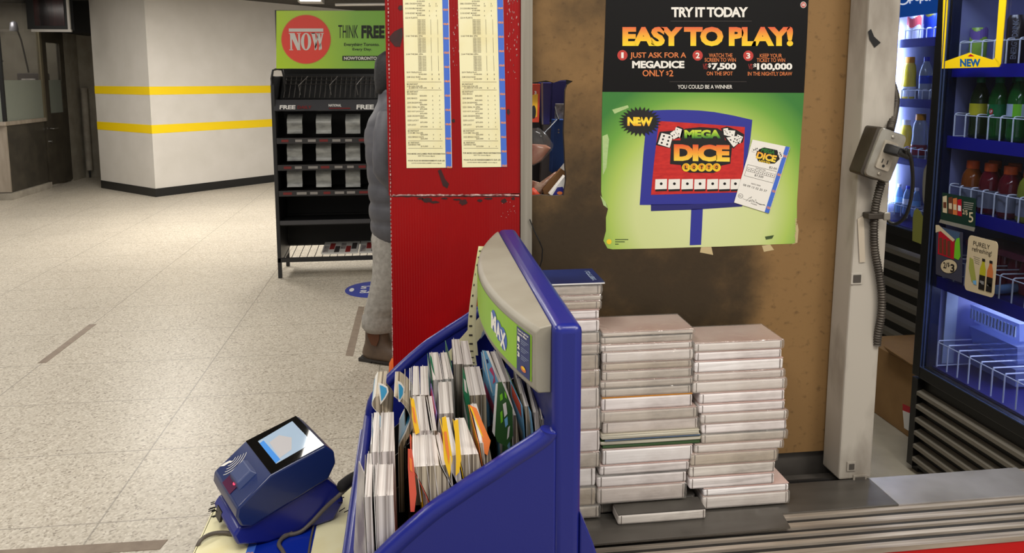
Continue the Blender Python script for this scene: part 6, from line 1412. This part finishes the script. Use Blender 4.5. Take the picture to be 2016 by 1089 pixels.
# near fridge, shelf with green sodas
z = 1.3805
L7 = [('7', 150, 175, .02, .75, 'pw', .05), ('DISC', 178, 205, .35, .85, 'lblred', 0), ('UP', 183, 200, .48, .74, 'pw', .03)]
bottle('soda', xb, yb(1925, 250, xb), z, 'gsodadark', 'gcap', 'lblyellow', 'dark green soda bottle with yellow label, first on the green bottle shelf', 'green soda bottles in the near fridge')
bottle('soda', xb, yb(1962, 250, xb), z, 'gsoda', 'gcap', 'lblgreen', 'green soda bottle with a white seven on its label', 'green soda bottles in the near fridge', 1, L7)
bottle('soda', xb, yb(2001, 252, xb), z, 'gsoda', 'gcap', 'lblsilver', 'green soda bottle with silver and lime label near the photo edge', 'green soda bottles in the near fridge', 1.03, None, 'lbllime')
bottle('soda', xb + .005, yb(2042, 255, xb), z, 'gsoda', 'gcap', 'lbllime', 'green soda bottle at the near end of the green bottle shelf', 'green soda bottles in the near fridge')
for k, px in enumerate((1995, 2012)): bottle('soda', xb + .078, yb(px, 240, xb + .078), z, 'gsodadark', 'gcap', 'lblgreen', ('dark green soda bottle behind the silver labelled one', 'dark green soda bottle in the second row behind the near end')[k], 'green soda bottles in the near fridge')
# orange caps
z = 1.1085
for k, (px, bd, lm_, lb) in enumerate(((1911, 'odrink', 'lblgrey', 'amber sports drink with orange cap, first on its shelf'), (1947, 'rdrink', 'lblgrey', 'dark red sports drink next to the amber one'), (1986, 'rdrink', 'lblgrey', 'dark red sports drink, further right of two red ones'), (2026, 'ydrink', 'lblgrey', 'yellow green sports drink at the photo edge'))):
    bottle('sport', xb, yb(px, 390, xb), z, bd, 'ocap', lm_, lb, 'sports drinks with orange caps', 1.02)
for k, px in enumerate((1955, 1995)): bottle('sport', xb + .085, yb(px, 370, xb + .085), z, 'rdrink', 'ocap', 'lblgrey', ('dark red sports drink in the back row behind the front red one', 'second dark red sports drink in the back row')[k], 'sports drinks with orange caps', 1.02)
# top shelf
z = 1.6505
can(2.13, yb(1925, 95, 2.13), z, .03, .14, 'limecan', 'pale green and purple drink can behind the yellow frame', 'cans on the top shelf of the near fridge', (.7, .95), None, 'cvviolet')
can(2.11, yb(1999, 100, 2.11), z, .033, .17, 'candark', 'black energy drink can with vertical lettering on the top shelf', 'cans on the top shelf of the near fridge', (.02, .06), 'ENERGY DRINK', 'candark')
can(2.11, yb(2040, 100, 2.11), z, .033, .17, 'candark', 'black energy drink can at the near end of the top shelf', 'cans on the top shelf of the near fridge', (.02, .06), 'ENERGY', 'candark')
# lower shelves
t = thing('drink_pack', 'red tray of small drink bottles on the shelf behind the cream card', 'pack', (2.22, 2.6, .83)); 
mb = MB(); mb.box(2.15, 2.30, 2.42, 2.71, .95, .975, 'pinkpack'); mb.build('tray_top', t, bevel=.004)
for k in range(5): MB().lathe((2.2, 2.45 + k * .057, .8235), [(.0001, 0), (.024, 0), (.027, .01), (.027, .09), (.02, .126), (.0001, .126)], 'darkred', 16).build('bottle', t, smooth=50)
t = thing('water_bottle', 'small pale bottle cap lying on the shelf beside the cream card', 'bottle', (2.1, 2.44, .8235)); MB().tube([(2.09, 2.46, .842), (2.15, 2.47, .842), (2.19, 2.475, .842), (2.22, 2.48, .842)], [.017, .018, .017, .008], 'waterblue', 14).build('body', t, smooth=50)
t = thing('clear_box', 'clear ribbed plastic boxes stacked at the bottom of the near fridge', 'box', (2.28, 2.6, .47))
glassmat('clearplastic', (220, 226, 245), .35, haze=.38, hazecol=(180, 190, 225), rough=.12)
mb = MB(); 
for zz0 in (.468, .555, .642): mb.prism([(2.2, 2.46, zz0), (2.2, 2.69, zz0), (2.185, 2.70, zz0 + .07), (2.185, 2.45, zz0 + .07)], (.26, 0, 0), 'clearplastic')
mb.build('shell', t)
mb = MB()
for k in range(14): mb.box(2.178, 2.184, 2.46 + k * .017, 2.467 + k * .017, .66, .70, 'lblsilver')
mb.build('rib', t)
MB().box(2.09, 2.14, 2.712, 2.716, .468, .79, 'lblsilver').build('white_card', origin=(2.11, 2.714, .468), label='tall pale card standing at the back of the bottom shelf', cat='card')
mb = MB(); mb.prism([(2.10, 2.20, .4595), (2.14, 2.26, .4595), (2.2, 2.2, .4595), (2.17, 2.14, .4595)], (0, 0, .012), 'slipcream'); mb.build('paper_scrap', label='cream crumpled paper lying on the bottom shelf of the near fridge', cat='paper', bevel=.003)

# door stickers on the near fridge
q = lambda o: (lambda a, b_: X(a, b_, 2.0036 - o))
t = thing('price_card', 'dark green price card with bottles reading 2 for 5 dollars', 'card', X(1885, 455, 2.003)); mat('cardgreen', (24, 52, 40), .4); mat('cardcream', (222, 200, 160), .5); mat('cardbrown', (110, 60, 40), .4); mat('cardink', (30, 24, 20), .5)
mb = MB(); mb.prism([q(.001)(*p) for p in ((1856, 379), (1922, 391), (1920, 448), (1852, 432))], (-.0012, 0, 0), 'cardgreen'); mb.prism([q(.001)(*p) for p in ((1852, 432), (1920, 448), (1918, 456), (1849, 438))], (-.0012, 0, 0), 'headgrey'); mb.build('sheet', t)
mb = MB()
for k, (xa, mk) in enumerate(((1856, 'cardcream'), (1867, 'cardbrown'), (1876, 'porange'), (1885, 'lblred'))): mb.poly([q(.0026)(*p) for p in ((xa, 387 + k * 2), (xa + 8, 385 + k * 2.4), (xa + 8.5, 420 + k * 2), (xa, 418 + k * 2))], mk); mb.poly([q(.003)(*p) for p in ((xa + 1, 398 + k * 2), (xa + 7, 398 + k * 2.4), (xa + 7, 410 + k * 2), (xa + 1, 409 + k * 2))], ('cardbrown', 'cardcream', 'cardcream', 'pw')[k])
for k in range(4): mb.poly([q(.0026)(*p) for p in ((1897, 397 + k * 4), (1917 - k, 400 + k * 4), (1917 - k, 402 + k * 4), (1897, 399 + k * 4))], 'headgrey')
text(mb, '2/$', 1895, 412, 1905, 423, q(.0026), 'cardcream', .01, dy=2); text(mb, '5', 1907, 418, 1916, 438, q(.0026), 'cardcream', .01)
mb.build('print', t)
t = thing('price_card', 'torn price card with red bottles reading 2 for 3 dollars', 'card', X(1868, 555, 2.003)); mat('cardgrey', (66, 64, 78), .5)
mb = MB(); mb.prism([q(.001)(*p) for p in ((1844, 444), (1896, 458), (1894, 557), (1843, 540))], (-.0012, 0, 0), 'cardgrey'); mb.build('sheet', t)
mb = MB(); mb.poly([q(.0026)(*p) for p in ((1848, 453), (1880, 466), (1878, 511), (1846, 500))], 'lblred'); mb.poly([q(.0026)(*p) for p in ((1846, 446), (1890, 458), (1888, 470), (1882, 474), (1862, 458))], 'slipteal'); mb.poly([q(.0027)(*p) for p in ((1842, 443), (1848, 443), (1880, 472), (1876, 476), (1852, 455), (1842, 458))], 'cardcream'); mb.poly([q(.0029)(*p) for p in ((1883, 470), (1889, 468), (1891, 505), (1887, 512), (1878, 508), (1880, 478))], 'lbllime')
for k in range(3): mb.poly([q(.0029)(*p) for p in ((1849 + k * 8, 468 + k * 3), (1855 + k * 8, 468 + k * 3), (1855 + k * 8, 500 + k * 3), (1849 + k * 8, 498 + k * 3))], 'cardbrown')
mb.poly([q(.0026)(1868 + 17 * math.cos(a), 524.5 + 14.5 * math.sin(a)) for a in [i * math.pi / 12 for i in range(24)]], 'cardink'); mb.poly([q(.0029)(1868 + 16 * math.cos(a), 524.5 + 13.5 * math.sin(a)) for a in [i * math.pi / 12 for i in range(24)]], 'cardcream')
text(mb, '2/', 1857, 516, 1865, 528, q(.0033), 'cardink', .02, dy=1); text(mb, '$', 1865.5, 517, 1869.5, 526, q(.0033), 'cardink', .01); text(mb, '3', 1871, 520, 1879, 536, q(.0033), 'cardink', .03)
mb.build('print', t)
t = thing('drink_card', 'cream rounded card with two bottles hanging on the fridge glass', 'card', X(1932, 585, 2.003))
cq = quadmap([(1908, 462), (1966, 477), (1957, 587), (1899, 570)], q(.003))
def rrq(r_): 
    o = []
    for cx, cy, a0 in ((1 - r_, r_, -90), (1 - r_, 1 - r_, 0), (r_, 1 - r_, 90), (r_, r_, 180)):
        for k in range(6): a = math.radians(a0 + 18 * k); o.append((cx + r_ * math.cos(a), cy + r_ * math.sin(a)))
    return o
mb = MB(); mb.prism([cq(u, v) for u, v in rrq(.1)], (-.002, 0, 0), 'cardcream'); mb.build('sheet', t)
c2 = quadmap([(1908, 462), (1966, 477), (1957, 587), (1899, 570)], q(.0056)); c3 = quadmap([(1908, 462), (1966, 477), (1957, 587), (1899, 570)], q(.0062))
mb = MB(); text(mb, 'PURELY', .16, .09, .72, .17, c2, 'cardink', 0); text(mb, 'refreshing!', .14, .19, .8, .3, c2, 'cardink', 0)
for xo, mk in ((.45, 'lblyellow'), (.7, 'porange')):
    mb.poly([c2(xo + u, v) for u, v in ((.06, .38), (.14, .38), (.15, .45), (.2, .55), (.2, .92), (.0, .92), (.0, .55), (.05, .45))], mk); mb.poly([c3(xo + u, v) for u, v in ((.05, .36), (.15, .36), (.15, .41), (.05, .41))], 'cardink'); mb.poly([c3(xo + u, v) for u, v in ((0, .66), (.2, .66), (.2, .92), (0, .92))], 'cardink'); mb.poly([c3(xo + .03 + .14 * u, .76 + .06 * v) for u, v in ((0, 0), (1, 0), (1, 1), (0, 1))], 'greyprint')
mb.poly([c2(u, v) for u, v in ((.08, .4), (.2, .42), (.36, .78), (.34, .86), (.2, .82), (.08, .6))], 'bookyellow'); mb.poly([c3(u, v) for u, v in ((.24, .8), (.36, .78), (.38, .86), (.28, .86))], 'cvsky')
for k in range(4): mb.poly([c2(.2 + .02 * k, .36 + k * .035), c2(.42, .37 + k * .035), c2(.42, .378 + k * .035), c2(.2 + .02 * k, .368 + k * .035)], 'headgrey')
mb.build('print', t)
t = thing('sign_frame', 'yellow rectangular frame sign reading NEW on the fridge glass', 'sign', X(1912, 135, 2.003)); mat('frameyellow', (250, 208, 20), .4); mat('frameblue', (20, 92, 150), .4)
mb = MB(); f0 = q(.001)
for pl in (((1859, -20), (1868, -20), (1861.5, 121), (1854, 135)), ((1970, -20), (1984, -20), (1971, 126), (1968, 132), (1960, 114)), ((1854, 135), (1861.5, 121), (1909, 104), (1955, 118), (1960, 114), (1971, 126), (1967, 132))): mb.prism([f0(*p) for p in pl], (-.003, 0, 0), 'frameyellow')
mb.build('frame', t); mb = MB(); text(mb, 'NEW', 1890, 116, 1930, 131, q(.0046), 'frameblue', .045); shape(mb, [(1905, 111), (1911, 106.5), (1918, 111)], q(.0046), 'lblred'); mb.build('lettering', t)

# far fridge stock
xf = X2 + .12
def fb(kind, px, row, body, cap, lm_, lb, grp, s, split=None): return bottle(kind, xf, X(px, 100, xf).y, NS2[row][0] + .0015, body, cap, lm_, lb, grp, s, None, split)
for px, body, lb, bm in ((1800, 'canwhite', 'tall white and red can on the top shelf of the lit fridge', 'canred'), (1832, 'bluebody', 'tall blue and yellow can on the top shelf of the lit fridge', 'lblyellow')):
    y = X(px, 45, xf).y; can(xf, y, NS2[0][0] + .0015, .036, .165, body, lb, 'cans in the lit fridge', (.45, .75) if px < 1810 else (.75, .95), None, bm)
fb('juice', 1775, 1, 'juice', 'bluecap', None, 'yellow bottle with blue cap beside the light strip', 'bottles in the lit fridge, upper row', 1.15)
fb('juice', 1793, 1, 'juice', 'juicecap', 'canwhite', 'yellow juice bottle with orange cap in the lit fridge', 'bottles in the lit fridge, upper row', 1.22)
fb('soda', 1826, 1, 'cleardrink', 'bluecap', 'bluebody', 'clear bottle with blue cap and blue label in the lit fridge', 'bottles in the lit fridge, upper row', 1.0)
fb('juice', 1771, 2, 'juice', 'canwhite', 'canwhite', 'yellow bottle with white cap, left in the lower row of the lit fridge', 'bottles in the lit fridge, lower row', 1.05)
fb('juice', 1794, 2, 'juice', 'canwhite', None, 'yellow bottle with white cap in the middle of the lower row', 'bottles in the lit fridge, lower row', 1.05)
fb('juice', 1822, 2, 'cleardrink', 'juicecap', 'darkred', 'clear bottle with orange cap and dark red label', 'bottles in the lit fridge, lower row', 1.25)
for k, px in enumerate((1774, 1788, 1806, 1824)): fb('soda', px, 3, 'waterblue', ('bluecap', 'canwhite', 'bluecap', 'canwhite')[k], ('bluebody', 'cvsky', 'canwhite', 'cvsky')[k], ('first', 'second', 'third', 'fourth')[k] + ' pale water bottle from the left on the lowest lit shelf', 'water bottles in the lit fridge', .72)

# cardboard box and wrapper in front of the far fridge
mat('cardboard', (160, 122, 74), .75, col2=(140, 104, 62), vs=5); mat('cardboardtape', (176, 146, 100), .4)
t = thing('cardboard_box', 'brown cardboard box standing on the floor between the fridges', 'box', (2.3, 3.15, 0))
mb = MB(); mb.prism([(2.19, 3.0, .002), (2.19, 3.42, .002), (2.6, 3.42, .002), (2.6, 3.0, .002)], (0, 0, .33), 'cardboard'); mb.build('body', t, bevel=.003)
mb = MB(); mb.prism([(2.19, 3.0, .332), (2.19, 3.2, .332), (2.15, 3.18, .37), (2.15, 2.98, .36)], (.002, 0, .002), 'cardboard'); mb.build('flap', t)
mb = MB(); q2 = lambda a, b_: X(a, b_, 2.1885); mb.poly([q2(*p) for p in ((1777, 795), (1796, 803), (1795, 815), (1777, 808))], 'lblred'); mb.poly([q2(*p) for p in ((1777, 808), (1795, 815), (1795, 852), (1780, 843))], 'pw'); mb.build('shipping_label', t)
MB().box(2.2, 2.62, 3.3, 4.0, .0, .06, 'railgrey').build('floor_kick', kind='structure') if False else None
